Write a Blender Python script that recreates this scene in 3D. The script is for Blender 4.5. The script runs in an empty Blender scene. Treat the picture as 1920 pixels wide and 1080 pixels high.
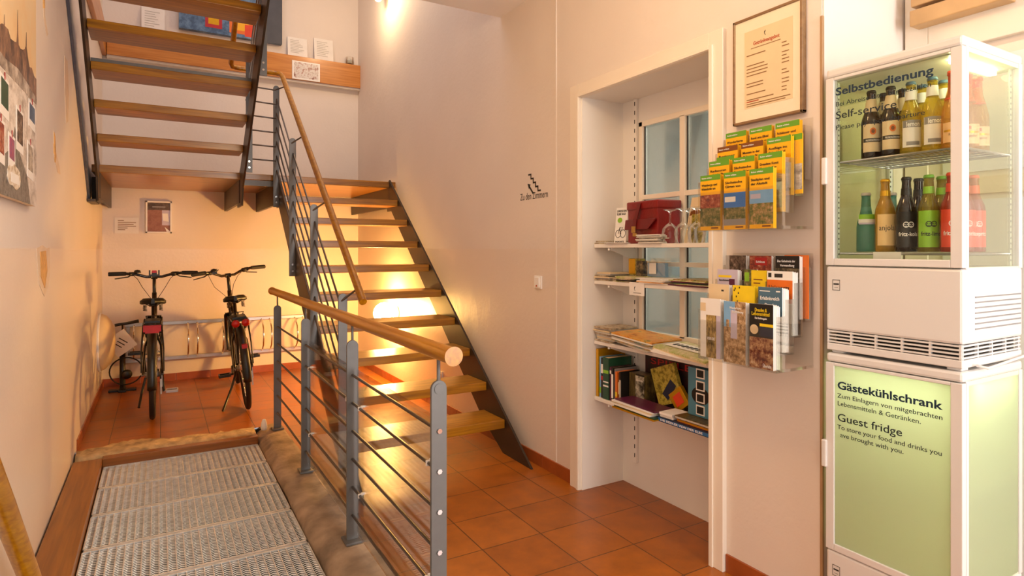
import bpy, math, random
from mathutils import Vector, Matrix
random.seed(7)
PI = math.pi
SC = bpy.context.scene
COL = SC.collection

# ------------------------------------------------------------------ camera, world, light, exposure
YAW = math.atan2(664.0, 1135.0)
cd = bpy.data.cameras.new('camera'); cam = bpy.data.objects.new('camera', cd); COL.objects.link(cam)
cam.location = (0, 0, 1.32); cam.rotation_euler = (PI/2, 0, -YAW)
cd.sensor_width = 36.0; cd.lens = 1135.0*36.0/1920.0; cd.shift_y = -72.0/1920.0
cd.clip_start = 0.02; cd.clip_end = 100
SC.camera = cam

W = bpy.data.worlds.new('world'); SC.world = W; W.use_nodes = True
W.node_tree.nodes['Background'].inputs[0].default_value = (0.90, 0.93, 1.0, 1)
W.node_tree.nodes['Background'].inputs[1].default_value = 0.5

SC.view_settings.view_transform = 'Standard'
try: SC.view_settings.look = 'None'
except Exception: pass
SC.view_settings.gamma = 1.0
SC.view_settings.use_curve_mapping = False
SC.view_settings.exposure = -0.2
SC.cycles.use_denoising = True
SC.cycles.max_bounces = 12
SC.cycles.transparent_max_bounces = 24
SC.cycles.sample_clamp_indirect = 6.0

def light(name, kind, loc, power, color, size=0.1, rot=(0, 0, 0), size_y=None, spot=None):
    d = bpy.data.lights.new(name, kind); d.energy = power; d.color = color
    if kind == 'AREA':
        d.size = size
        if size_y: d.shape = 'RECTANGLE'; d.size_y = size_y
    else:
        d.shadow_soft_size = size
    if spot: d.spot_size = spot; d.spot_blend = 0.6
    o = bpy.data.objects.new(name, d); COL.objects.link(o); o.location = loc; o.rotation_euler = rot
    return o
# daylight through the glazed entrance behind the camera, the hall's ceiling lamp, the room behind the inner window
light('entrance_daylight', 'AREA', (1.75, -1.5, 1.6), 140, (1.0, 0.97, 0.95), 1.6, (PI/2, 0, 0.72), 2.4)
light('hall_ceiling_light', 'POINT', (0.80, 1.6, 2.62), 31, (1.0, 0.64, 0.32), 0.14)
light('side_room_daylight', 'AREA', (3.05, 2.0, 2.6), 75, (1.0, 0.95, 0.90), 0.7, (0, 0, 0))
light('upper_floor_daylight', 'AREA', (0.4, 4.6, 5.3), 44, (0.94, 0.87, 0.95), 2.2, (0, 0, 0))

# ------------------------------------------------------------------ materials
def s2l(h):
    h = h.lstrip('#'); out = []
    for i in (0, 2, 4):
        c = int(h[i:i+2], 16)/255.0
        out.append(c/12.92 if c <= 0.04045 else ((c+0.055)/1.055)**2.4)
    return (out[0], out[1], out[2], 1)
M = {}
def base(name):
    m = bpy.data.materials.new(name); m.use_nodes = True; M[name] = m
    nt = m.node_tree; b = nt.nodes['Principled BSDF']
    return m, nt, b
def nd(nt, t, **kw):
    n = nt.nodes.new(t)
    for k, v in kw.items(): setattr(n, k, v)
    return n
def pm(name, col, rough=0.5, metal=0.0, var=0.08, scale=14, bump=0.0, stretch=(1, 1, 1), coat=0.0, bscale=None):
    """principled with a little procedural colour variation"""
    m, nt, b = base(name)
    c = s2l(col)
    tc = nd(nt, 'ShaderNodeTexCoord'); mp = nd(nt, 'ShaderNodeMapping'); mp.inputs['Scale'].default_value = stretch
    nz = nd(nt, 'ShaderNodeTexNoise'); nz.inputs['Scale'].default_value = scale; nz.inputs['Detail'].default_value = 4
    nt.links.new(tc.outputs['Object'], mp.inputs['Vector']); nt.links.new(mp.outputs['Vector'], nz.inputs['Vector'])
    r = nd(nt, 'ShaderNodeValToRGB')
    r.color_ramp.elements[0].position = 0.3; r.color_ramp.elements[1].position = 0.7
    r.color_ramp.elements[0].color = tuple(x*(1-var) for x in c[:3])+(1,)
    r.color_ramp.elements[1].color = tuple(min(1, x*(1+var)) for x in c[:3])+(1,)
    nt.links.new(nz.outputs['Fac'], r.inputs['Fac']); nt.links.new(r.outputs['Color'], b.inputs['Base Color'])
    b.inputs['Roughness'].default_value = rough; b.inputs['Metallic'].default_value = metal
    if coat: b.inputs['Coat Weight'].default_value = coat; b.inputs['Coat Roughness'].default_value = 0.08
    if bump:
        bp = nd(nt, 'ShaderNodeBump'); bp.inputs['Strength'].default_value = bump; bp.inputs['Distance'].default_value = 0.01
        if bscale:
            n2 = nd(nt, 'ShaderNodeTexNoise'); n2.inputs['Scale'].default_value = bscale; n2.inputs['Detail'].default_value = 5
            nt.links.new(mp.outputs['Vector'], n2.inputs['Vector']); nt.links.new(n2.outputs['Fac'], bp.inputs['Height'])
        else:
            nt.links.new(nz.outputs['Fac'], bp.inputs['Height'])
        nt.links.new(bp.outputs['Normal'], b.inputs['Normal'])
    return m
def wood(name, c1, c2, rough=0.35, along='x', coat=0.2):
    m, nt, b = base(name)
    tc = nd(nt, 'ShaderNodeTexCoord'); mp = nd(nt, 'ShaderNodeMapping')
    mp.inputs['Scale'].default_value = {'x': (1.2, 22, 22), 'y': (22, 1.2, 22), 'z': (22, 22, 1.2)}[along]
    nz = nd(nt, 'ShaderNodeTexNoise'); nz.inputs['Scale'].default_value = 2.2; nz.inputs['Detail'].default_value = 6; nz.inputs['Distortion'].default_value = 0.6
    r = nd(nt, 'ShaderNodeValToRGB'); r.color_ramp.elements[0].position = 0.32; r.color_ramp.elements[1].position = 0.68
    r.color_ramp.elements[0].color = s2l(c1); r.color_ramp.elements[1].color = s2l(c2)
    L = nt.links.new
    L(tc.outputs['Object'], mp.inputs['Vector']); L(mp.outputs['Vector'], nz.inputs['Vector']); L(nz.outputs['Fac'], r.inputs['Fac'])
    L(r.outputs['Color'], b.inputs['Base Color']); b.inputs['Roughness'].default_value = rough
    b.inputs['Coat Weight'].default_value = coat; b.inputs['Coat Roughness'].default_value = 0.15
    return m
def photo(name, cols, scale=40, rough=0.4, stretch=(1, 1, 1)):
    """a printed picture: blotchy palette"""
    m, nt, b = base(name)
    tc = nd(nt, 'ShaderNodeTexCoord'); mp = nd(nt, 'ShaderNodeMapping'); mp.inputs['Scale'].default_value = stretch
    nz = nd(nt, 'ShaderNodeTexNoise'); nz.inputs['Scale'].default_value = scale; nz.inputs['Detail'].default_value = 6; nz.inputs['Roughness'].default_value = 0.7
    r = nd(nt, 'ShaderNodeValToRGB'); cr = r.color_ramp; cr.interpolation = 'LINEAR'
    n = len(cols)
    while len(cr.elements) < n: cr.elements.new(0.5)
    for i, c in enumerate(cols):
        cr.elements[i].position = 0.3+0.4*i/max(1, n-1); cr.elements[i].color = s2l(c)
    L = nt.links.new
    L(tc.outputs['Object'], mp.inputs['Vector']); L(mp.outputs['Vector'], nz.inputs['Vector']); L(nz.outputs['Fac'], r.inputs['Fac'])
    L(r.outputs['Color'], b.inputs['Base Color']); b.inputs['Roughness'].default_value = rough
    return m
def emit(name, col, strength):
    m, nt, b = base(name)
    b.inputs['Base Color'].default_value = s2l(col); b.inputs['Emission Color'].default_value = s2l(col); b.inputs['Emission Strength'].default_value = strength
    return m
def pane(name, tint, refl_rough=0.03, ior=1.45, scale=1.0):
    """thin clear sheet: tinted see-through plus fresnel reflection"""
    m, nt, b = base(name); nt.nodes.remove(b); out = nt.nodes['Material Output']
    t = nd(nt, 'ShaderNodeBsdfTransparent'); t.inputs[0].default_value = s2l(tint)
    g = nd(nt, 'ShaderNodeBsdfGlossy'); g.inputs['Roughness'].default_value = refl_rough; g.inputs['Color'].default_value = (1, 1, 1, 1)
    f = nd(nt, 'ShaderNodeFresnel'); f.inputs['IOR'].default_value = ior
    mu = nd(nt, 'ShaderNodeMath', operation='MULTIPLY'); mu.inputs[1].default_value = scale
    mx = nd(nt, 'ShaderNodeMixShader'); L = nt.links.new
    L(f.outputs[0], mu.inputs[0]); L(mu.outputs[0], mx.inputs[0]); L(t.outputs[0], mx.inputs[1]); L(g.outputs[0], mx.inputs[2]); L(mx.outputs[0], out.inputs[0])
    return m
def tinted(name, tint, body, fac=0.5, rough=0.08):
    """coloured bottle glass with its drink: partly see-through, glossy"""
    m, nt, b = base(name); out = nt.nodes['Material Output']
    b.inputs['Base Color'].default_value = s2l(body); b.inputs['Roughness'].default_value = rough
    b.inputs['Coat Weight'].default_value = 0.6; b.inputs['Coat Roughness'].default_value = 0.04
    t = nd(nt, 'ShaderNodeBsdfTransparent'); t.inputs[0].default_value = s2l(tint)
    mx = nd(nt, 'ShaderNodeMixShader'); mx.inputs[0].default_value = fac
    L = nt.links.new; L(t.outputs[0], mx.inputs[1]); L(b.outputs[0], mx.inputs[2]); L(mx.outputs[0], out.inputs[0])
    return m
def frosted(name, col, fac=0.35):
    """satin glass: light scatters through it"""
    m, nt, b = base(name); out = nt.nodes['Material Output']
    b.inputs['Base Color'].default_value = s2l(col); b.inputs['Roughness'].default_value = 0.3
    b.inputs['Coat Weight'].default_value = 0.6; b.inputs['Coat Roughness'].default_value = 0.06
    t = nd(nt, 'ShaderNodeBsdfTranslucent'); t.inputs[0].default_value = s2l(col)
    mx = nd(nt, 'ShaderNodeMixShader'); mx.inputs[0].default_value = fac
    L = nt.links.new; L(t.outputs[0], mx.inputs[1]); L(b.outputs[0], mx.inputs[2]); L(mx.outputs[0], out.inputs[0])
    return m

def wall_mat(name, col, dado):
    """painted plaster, satin oil paint below the dado height, fine roughcast bump"""
    m, nt, b = base(name); L = nt.links.new
    tc = nd(nt, 'ShaderNodeTexCoord'); sp = nd(nt, 'ShaderNodeSeparateXYZ'); L(tc.outputs['Object'], sp.inputs[0])
    lt = nd(nt, 'ShaderNodeMath', operation='LESS_THAN'); lt.inputs[1].default_value = 1.325; L(sp.outputs['Z'], lt.inputs[0])
    n1 = nd(nt, 'ShaderNodeTexNoise'); n1.inputs['Scale'].default_value = 2.2; n1.inputs['Detail'].default_value = 6; L(tc.outputs['Object'], n1.inputs['Vector'])
    r = nd(nt, 'ShaderNodeValToRGB'); c = s2l(col)
    r.color_ramp.elements[0].position = 0.35; r.color_ramp.elements[1].position = 0.65
    r.color_ramp.elements[0].color = tuple(x*0.965 for x in c[:3])+(1,); r.color_ramp.elements[1].color = c
    L(n1.outputs['Fac'], r.inputs['Fac'])
    mx = nd(nt, 'ShaderNodeMix', data_type='RGBA'); mx.inputs['B'].default_value = s2l(dado)
    ml = nd(nt, 'ShaderNodeMath', operation='MULTIPLY'); ml.inputs[1].default_value = 0.6
    L(lt.outputs[0], ml.inputs[0]); L(ml.outputs[0], mx.inputs['Factor']); L(r.outputs['Color'], mx.inputs['A']); L(mx.outputs['Result'], b.inputs['Base Color'])
    mr = nd(nt, 'ShaderNodeMapRange'); mr.inputs['To Min'].default_value = 0.75; mr.inputs['To Max'].default_value = 0.33; L(lt.outputs[0], mr.inputs['Value']); L(mr.outputs[0], b.inputs['Roughness'])
    n2 = nd(nt, 'ShaderNodeTexNoise'); n2.inputs['Scale'].default_value = 38; n2.inputs['Detail'].default_value = 6; L(tc.outputs['Object'], n2.inputs['Vector'])
    n3 = nd(nt, 'ShaderNodeTexNoise'); n3.inputs['Scale'].default_value = 5; n3.inputs['Detail'].default_value = 3; L(tc.outputs['Object'], n3.inputs['Vector'])
    ad = nd(nt, 'ShaderNodeMath', operation='MULTIPLY_ADD'); ad.inputs[1].default_value = 2.2; L(n3.outputs['Fac'], ad.inputs[0]); L(n2.outputs['Fac'], ad.inputs[2])
    bp = nd(nt, 'ShaderNodeBump'); bp.inputs['Strength'].default_value = 0.13; bp.inputs['Distance'].default_value = 0.01; L(ad.outputs[0], bp.inputs['Height']); L(bp.outputs[0], b.inputs['Normal'])
    return m
wall_mat('wall_paint', '#E8DCD0', '#E5D6C6')
pm('ceiling_paint', '#F1ECE6', 0.8, var=0.02, scale=3)
pm('white_lacquer', '#EFE9E0', 0.35, var=0.02, scale=4)
pm('casing_lacquer', '#F0E4D2', 0.35, var=0.02, scale=4)

def tile_mat():
    m, nt, b = base('terracotta_tile'); L = nt.links.new
    tc = nd(nt, 'ShaderNodeTexCoord'); mp = nd(nt, 'ShaderNodeMapping'); mp.inputs['Location'].default_value = (-1.84, -2.065, 0)
    br = nd(nt, 'ShaderNodeTexBrick'); br.offset = 0.0; br.squash = 1.0
    br.inputs['Scale'].default_value = 1.0; br.inputs['Brick Width'].default_value = 0.304; br.inputs['Row Height'].default_value = 0.298
    br.inputs['Mortar Size'].default_value = 0.0028; br.inputs['Mortar Smooth'].default_value = 0.2; br.inputs['Bias'].default_value = 0.0
    br.inputs['Color1'].default_value = s2l('#9C5614'); br.inputs['Color2'].default_value = s2l('#A96018'); br.inputs['Mortar'].default_value = s2l('#5A3412')
    L(tc.outputs['Object'], mp.inputs[0]); L(mp.outputs[0], br.inputs['Vector'])
    nz = nd(nt, 'ShaderNodeTexNoise'); nz.inputs['Scale'].default_value = 9; nz.inputs['Detail'].default_value = 8; nz.inputs['Roughness'].default_value = 0.65; L(tc.outputs['Object'], nz.inputs['Vector'])
    r = nd(nt, 'ShaderNodeValToRGB'); r.color_ramp.elements[0].position = 0.3; r.color_ramp.elements[1].position = 0.7
    r.color_ramp.elements[0].color = (0.72, 0.68, 0.66, 1); r.color_ramp.elements[1].color = (1.12, 1.08, 1.05, 1); L(nz.outputs['Fac'], r.inputs['Fac'])
    mx = nd(nt, 'ShaderNodeMix', data_type='RGBA', blend_type='MULTIPLY'); mx.inputs['Factor'].default_value = 1.0
    L(br.outputs['Color'], mx.inputs['A']); L(r.outputs['Color'], mx.inputs['B']); L(mx.outputs['Result'], b.inputs['Base Color'])
    mr = nd(nt, 'ShaderNodeMapRange'); mr.inputs['To Min'].default_value = 0.24; mr.inputs['To Max'].default_value = 0.42; L(nz.outputs['Fac'], mr.inputs['Value']); L(mr.outputs[0], b.inputs['Roughness'])
    bp = nd(nt, 'ShaderNodeBump'); bp.invert = True; bp.inputs['Strength'].default_value = 0.5; bp.inputs['Distance'].default_value = 0.003; L(br.outputs['Fac'], bp.inputs['Height']); L(bp.outputs[0], b.inputs['Normal'])
tile_mat()
pm('skirting_tile', '#9C4F22', 0.3, var=0.15, scale=12)
pm('stone', '#BC9E70', 0.85, var=0.35, scale=16, bump=0.6, bscale=40)
pm('concrete', '#9C866E', 0.85, var=0.42, scale=7, bump=0.6, bscale=28)
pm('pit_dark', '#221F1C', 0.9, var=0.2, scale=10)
wood('board_brown', '#7A460C', '#985C16', 0.35, 'y')
wood('board_brown_across', '#7A4410', '#945618', 0.35, 'x')
wood('tread_wood', '#835006', '#B4780E', 0.3, 'x')
wood('rail_wood', '#A06206', '#C88A10', 0.3, 'y', 0.2)
wood('ledge_wood', '#B8712C', '#D08C42', 0.35, 'x')
pm('steel_grey', '#6B6966', 0.45, 0.3, var=0.05, scale=20)
pm('steel_dark', '#40352B', 0.42, 0.45, var=0.12, scale=9)
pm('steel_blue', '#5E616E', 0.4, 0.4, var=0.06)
pm('rod_steel', '#6E655E', 0.33, 0.8, var=0.06)
pm('galvanised', '#E4E2DC', 0.40, 0.5, var=0.15, scale=30)
pm('chrome', '#E2E2E2', 0.12, 1.0, var=0.02)
pm('rack_steel', '#C4C2BE', 0.3, 0.85, var=0.06)
pane('acrylic', '#FCFCFB', 0.03, 1.35, 0.6)
pane('clear_glass', '#FAFCF8', 0.02, 1.4, 0.5)
pane('green_glass', '#F6F8E6', 0.02, 1.4, 0.5)
pane('window_glass', '#DEE0DC', 0.10, 1.45, 0.7)
pane('drink_glass', '#FCFDFC', 0.02, 1.45, 0.6)
pane('poly_bag', '#F5F5F5', 0.12, 1.7, 1.0)
frosted('frosted_glass', '#E9EFD6', 0.28)
pm('fridge_white', '#DEDAD5', 0.3, var=0.01, scale=3, coat=0.3)
pm('fridge_inner', '#DDE0C6', 0.4, var=0.03, scale=4)
pm('gasket', '#3A3632', 0.6)
pm('black_plastic', '#17150F', 0.4, var=0.1)
pm('rubber', '#15130F', 0.7, var=0.15)
pm('bike_paint', '#1B1711', 0.25, 0.3, var=0.05, coat=0.5)
pm('saddle_black', '#14120E', 0.45)
pm('ink_brown', '#8A6238', 0.7); pm('strip_tan', '#A8855E', 0.4); pm('charcoal', '#484A52', 0.5); pm('closer_tan', '#C29A68', 0.35)
pm('tail_red', '#B00804', 0.35, var=0.1)
pm('paper', '#EDE7DE', 0.7, var=0.03)
pm('paper_cream', '#E3CBA2', 0.7, var=0.03)
pm('paper_grey', '#BDB5A8', 0.75, var=0.08, scale=30)
pm('mat_board', '#EFE0C4', 0.7, var=0.02)
wood('frame_gold', '#7B5C3C', '#94724C', 0.35, 'y')
pm('ink', '#2A2622', 0.6); pm('ink_red', '#B0401E', 0.6); pm('ink_teal', '#06283E', 0.7); pm('ink_dark_teal', '#0A1A24', 0.7)
pm('white', '#F2EEE8', 0.55, var=0.02); pm('yellow', '#F2B414', 0.4, var=0.03); pm('green', '#67A028', 0.4, var=0.05)
pm('brown', '#7C4718', 0.4, var=0.05); pm('orange', '#E2701E', 0.4, var=0.04); pm('red', '#B01A1A', 0.4, var=0.05)
pm('blue', '#2C6BA8', 0.4, var=0.05); pm('sky_blue', '#7FB0DA', 0.4, var=0.08, scale=20); pm('deep_sky', '#3A78C4', 0.4, var=0.1, scale=12)
pm('navy', '#1A2440', 0.4, var=0.1); pm('black', '#14110F', 0.4, var=0.1); pm('grey', '#8D8A88', 0.5); pm('teal', '#4C7F94', 0.45, var=0.06)
pm('dark_green', '#1E4A32', 0.4, var=0.15); pm('lime', '#8CC22C', 0.4); pm('lilac', '#C9BFD2', 0.5); pm('bright_yellow', '#F0CE1C', 0.4)
pm('peach_label', '#F0C98A', 0.5); pm('rose_label', '#F0BE86', 0.45); pm('spritz_red', '#DE4420', 0.4); pm('gold', '#D9A21A', 0.3, 0.6)
pm('purple', '#5A1E3E', 0.35, var=0.15); pm('slate', '#4A6B80', 0.45, var=0.05)
pm('leather_red', '#820F10', 0.38, var=0.18, scale=9, bump=0.15, bscale=80, coat=0.15)
pm('leather_dark', '#6E100F', 0.42, var=0.15, scale=9)
pm('brass', '#C9A765', 0.3, 0.9)
photo('photo_trees', ['#2E3318', '#4F5A24', '#8A7A4A', '#C9B48A'], 55)
photo('photo_village', ['#33401E', '#6C7434', '#B08A58', '#E2CFAE'], 60)
photo('photo_crowd', ['#1E120C', '#6A1C14', '#B98A5E', '#E8D0B0'], 42)
photo('photo_old_town', ['#4A3420', '#8C6A44', '#C9A67C', '#E8D8C0'], 50)
photo('photo_wine', ['#2A2018', '#6E5A2E', '#B89A58', '#D9C9A0'], 60, stretch=(1, 1, 0.4))
photo('photo_cave', ['#161210', '#3C2C24', '#7C6654', '#B8A494'], 45)
photo('photo_hand', ['#16120E', '#2C2820', '#8A7858', '#B8A888'], 26)
photo('photo_festival', ['#2A3A52', '#7A2418', '#B05A3C', '#D8C0A0'], 45)
photo('photo_grey', ['#5E564E', '#9A8E80', '#C9BCAA', '#E4DACB'], 34)
photo('photo_news', ['#5A4A38', '#A08A6C', '#C9B698', '#D9CBB4'], 30)
photo('photo_news_blue', ['#2E4A4A', '#6C7C74', '#B08A4C', '#C9B698'], 24)
photo('photo_orange', ['#8A4A14', '#D98A24', '#E2A84C', '#5A6A34'], 16)
photo('photo_map', ['#C9C0AA', '#DCD2BC', '#D0B8A0', '#A8B888'], 22)
photo('photo_meadow', ['#E0D4BE', '#D8C8A4', '#A8B058', '#E8DEC8'], 18)
photo('photo_dark_game', ['#0E0A0A', '#1C1012', '#3A1014', '#16101C'], 14)
photo('photo_yellow_game', ['#3A3414', '#8A7A24', '#C9B44C', '#5A4A1C'], 40)
photo('photo_bw_face', ['#0E0E0A', '#2C2A20', '#B8B09A', '#D9D2BE'], 14)
photo('photo_books', ['#16120E', '#3C3018', '#6A5A30', '#2A2018'], 22, stretch=(1, 6, 0.5))
photo('photo_skyline', ['#2E2A30', '#5C4A44', '#94705A', '#C9A284'], 16, stretch=(1, 1, 0.6))
photo('photo_roofs', ['#4A4440', '#8A7C70', '#BFB0A0', '#E2D8CC'], 11)
photo('photo_sky_warm', ['#F0D9B0', '#F2D2A0', '#EDC48C', '#F4E4CC'], 2.0)
photo('photo_rose', ['#E8DCC8', '#F2EADC', '#C9B496', '#8A7A58'], 30)
photo('photo_portrait', ['#5A3A44', '#8A6A84', '#B04A6A', '#4A5A94'], 18)
photo('photo_abstract_blue', ['#2A3A52', '#3E5878', '#6A8AAC', '#A8B8C4'], 4.5, 0.4)
photo('photo_brick', ['#7E5248', '#8E6054', '#9E7062', '#84584A'], 16, 0.6)
photo('photo_beam', ['#2A1C1C', '#4A3A34', '#6A5A50', '#3A2A2A'], 10, 0.6)
photo('photo_street', ['#8A7A80', '#C4B4A8', '#E2DCD8', '#A06A54', '#6C5C60'], 22, 0.4)
emit('lamp_glow', '#FFC168', 345)
emit('spot_glow', '#FFD9A0', 22)
emit('tube_glow', '#F2FFC4', 24)
emit('tube_glow_soft', '#FAFFEC', 12)
tinted('glass_brown', '#5A2A0A', '#241206', 0.75)
tinted('glass_kola', '#3A1408', '#1C0A06', 0.8)
tinted('glass_yellow', '#EFE06A', '#C9B23A', 0.35)
tinted('glass_lime', '#C9C060', '#9A8A2A', 0.4)
tinted('glass_mojito', '#F0C860', '#C99A2C', 0.45)
tinted('glass_spritz', '#E0702A', '#A83A12', 0.55)
tinted('glass_water', '#9AC8BC', '#5E9A90', 0.4)
tinted('glass_rose', '#F4D488', '#C9963C', 0.35)
tinted('glass_clear_neck', '#E4E8D4', '#B8BCA0', 0.25)

# ------------------------------------------------------------------ mesh builder
WL = {}
def V(*a): return Vector(a[0]) if len(a) == 1 else Vector(a)
class MB:
    def __init__(self):
        self.v = []; self.f = []; self.mi = []; self.sm = []; self.mats = []; self.cur = 0
    def mat(self, name):
        if name not in self.mats: self.mats.append(name)
        self.cur = self.mats.index(name); return self
    def _face(self, idx, smooth=False):
        self.f.append(tuple(idx)); self.mi.append(self.cur); self.sm.append(smooth)
    def _add(self, pts):
        n = len(self.v); self.v += [tuple(p) for p in pts]; return n
    def quad(self, *pts):
        n = self._add(pts); self._face(range(n, n+len(pts))); return self
    def box(self, x0, x1, y0, y1, z0, z1):
        n = self._add([(x0, y0, z0), (x1, y0, z0), (x1, y1, z0), (x0, y1, z0), (x0, y0, z1), (x1, y0, z1), (x1, y1, z1), (x0, y1, z1)])
        for q in ((0, 3, 2, 1), (4, 5, 6, 7), (0, 1, 5, 4), (1, 2, 6, 5), (2, 3, 7, 6), (3, 0, 4, 7)): self._face([n+i for i in q])
        return self
    def obox(self, c, ax, ay, az):
        """box about c with half-extent vectors"""
        c, ax, ay, az = V(c), V(ax), V(ay), V(az); P = []
        for k in (-1, 1):
            for (i, j) in ((-1, -1), (1, -1), (1, 1), (-1, 1)): P.append(c+ax*i+ay*j+az*k)
        n = self._add(P); fl = ax.cross(ay).dot(az) < 0
        for q in ((0, 3, 2, 1), (4, 5, 6, 7), (0, 1, 5, 4), (1, 2, 6, 5), (2, 3, 7, 6), (3, 0, 4, 7)):
            q = [n+i for i in q]; self._face(q[::-1] if fl else q)
        return self
    def prism(self, pts, off):
        """closed outline pushed along off"""
        pts = [V(p) for p in pts]; off = V(off); k = len(pts)
        nrm = Vector((0, 0, 0))
        for i in range(k): nrm += (pts[i]-pts[0]).cross(pts[(i+1) % k]-pts[0])
        if nrm.dot(off) > 0: pts = pts[::-1]
        n = self._add(pts+[p+off for p in pts])
        self._face([n+i for i in range(k)]); self._face([n+k+i for i in range(k)][::-1])
        for i in range(k):
            j = (i+1) % k; self._face([n+i, n+k+i, n+k+j, n+j])
        return self
    def tube(self, pts, r, n=10, caps=True, closed=False, smooth=True):
        pts = [V(p) for p in pts]; m = len(pts); rs = r if isinstance(r, (list, tuple)) else [r]*m
        up = None; rings = []
        for i, p in enumerate(pts):
            if closed: t = pts[(i+1) % m]-pts[i-1]
            else: t = pts[min(i+1, m-1)]-pts[max(i-1, 0)]
            if t.length < 1e-9: t = Vector((0, 0, 1))
            t.normalize()
            if up is None:
                up = Vector((0, 0, 1)) if abs(t.z) < 0.9 else Vector((1, 0, 0))
            a = t.cross(up)
            if a.length < 1e-6: a = t.cross(Vector((0.3, 1, 0.2)))
            a.normalize(); b = a.cross(t).normalized(); up = b
            rings.append(self._add([p+(a*math.cos(2*PI*k/n)+b*math.sin(2*PI*k/n))*rs[i] for k in range(n)]))
        for i in range(m if closed else m-1):
            A = rings[i]; B = rings[(i+1) % m]
            for k in range(n): self._face([A+k, B+k, B+(k+1) % n, A+(k+1) % n][::-1], smooth)
        if caps and not closed:
            self._face([rings[0]+k for k in range(n)]); self._face([rings[-1]+k for k in range(n)][::-1])
        return self
    def cyl(self, p0, p1, r0, r1=None, n=16, caps=True):
        return self.tube([p0, p1], [r0, r0 if r1 is None else r1], n, caps)
    def lathe(self, prof, c=(0, 0, 0), n=20, axis=(0, 0, 1)):
        c = V(c); az = V(axis).normalized(); ax = az.orthogonal().normalized(); ay = az.cross(ax); rings = []
        for r, z in prof:
            rings.append(self._add([c+az*z+(ax*math.cos(2*PI*k/n)+ay*math.sin(2*PI*k/n))*max(r, 1e-5) for k in range(n)]))
        for i in range(len(rings)-1):
            A, B = rings[i], rings[i+1]
            for k in range(n): self._face([A+k, A+(k+1) % n, B+(k+1) % n, B+k], True)
        return self
    def ball(self, c, r, n=16, sz=1.0):
        return self.lathe([(r*math.sin(PI*i/10), -r*sz*math.cos(PI*i/10)) for i in range(11)], c, n)
    def build(self, name, mat, parent=None, bevel=0, subdiv=0, solid=0, seg=2):
        o = V(0, 0, 0) if parent is None else WL.get(parent.name, V(0, 0, 0))
        me = bpy.data.meshes.new(name)
        me.from_pydata([(p[0]-o.x, p[1]-o.y, p[2]-o.z) for p in self.v], [], self.f)
        names = self.mats if self.mats else [mat]
        for m in names: me.materials.append(M[m])
        me.polygons.foreach_set('material_index', self.mi); me.polygons.foreach_set('use_smooth', self.sm); me.update()
        ob = bpy.data.objects.new(name, me); COL.objects.link(ob)
        if parent is not None: ob.parent = parent
        WL[ob.name] = o
        if solid:
            s = ob.modifiers.new('solid', 'SOLIDIFY'); s.thickness = solid; s.offset = 0
        if bevel:
            b = ob.modifiers.new('bevel', 'BEVEL'); b.width = bevel; b.segments = seg; b.limit_method = 'ANGLE'
        if subdiv:
            b = ob.modifiers.new('subdiv', 'SUBSURF'); b.levels = subdiv; b.render_levels = subdiv
        return ob
def tag(o, label, cat, group=None):
    o['label'] = label; o['category'] = cat
    if group: o['group'] = group
    return o
def thing(name, label, cat, loc=(0, 0, 0), group=None):
    o = bpy.data.objects.new(name, None); COL.objects.link(o); o.location = loc; o.empty_display_size = 0.1
    WL[o.name] = V(loc); return tag(o, label, cat, group)
def struct(mb, name, mat, bevel=0, parent=None):
    o = mb.build(name, mat, parent, bevel)
    if parent is None: o['kind'] = 'structure'
    return o
def copy_tree(o, label=None, loc=None, rotz=None, group=None):
    c = o.copy(); COL.objects.link(c)
    for ch in list(o.children):
        d = ch.copy(); COL.objects.link(d); d.parent = c
        for g in list(ch.children):
            e = g.copy(); COL.objects.link(e); e.parent = d
    if label: c['label'] = label
    if group: c['group'] = group
    if loc is not None: c.location = loc
    if rotz is not None: c.rotation_euler = (0, 0, rotz)
    return c
RIGHTW = (V(0, -1, 0), V(0, 0, 1)); BACKW = (V(1, 0, 0), V(0, 0, 1)); LEFTW = (V(0, 1, 0), V(0, 0, 1))
def text(s, size, mat, parent, org, face=RIGHTW, align='LEFT', bold=0.0, squeeze=1.0, name='lettering', width=None, depth=0.0003, spacing=1.0):
    cu = bpy.data.curves.new('t', 'FONT'); cu.body = s; cu.size = size; cu.align_x = align; cu.extrude = depth; cu.offset = bold*size; cu.resolution_u = 3
    cu.space_line = spacing
    tmp = bpy.data.objects.new('t', cu); me = bpy.data.meshes.new_from_object(tmp); bpy.data.objects.remove(tmp); bpy.data.curves.remove(cu)
    xs = [v.co.x for v in me.vertices] or [0]
    if width: squeeze = width/max(1e-6, max(xs)-min(xs))
    X, U = face[0].normalized(), face[1].normalized(); N = X.cross(U); o = WL.get(parent.name, V(0, 0, 0)) if parent is not None else V(0, 0, 0)
    org = V(org)-o
    for v in me.vertices: v.co = org+X*(v.co.x*squeeze)+U*v.co.y+N*v.co.z
    me.materials.clear(); me.materials.append(M[mat]); me.name = name
    ob = bpy.data.objects.new(name, me); COL.objects.link(ob)
    if parent is not None: ob.parent = parent
    WL[ob.name] = o
    return ob
def printed(mb, org, X, U, w, h, areas, lift=0.0004):
    """flat printed areas (x0,x1,y0,y1 as fractions, material) just proud of a sheet"""
    N = X.cross(U); org = V(org)
    for i, a in enumerate(areas):
        x0, x1, y0, y1, m = a[:5]; l = lift*(1+i*0.35); mb.mat(m)
        p = lambda x, y: org+X*(x*w)+U*(y*h)+N*l
        mb.quad(p(x0, y0), p(x1, y0), p(x1, y1), p(x0, y1))
    return mb

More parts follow.
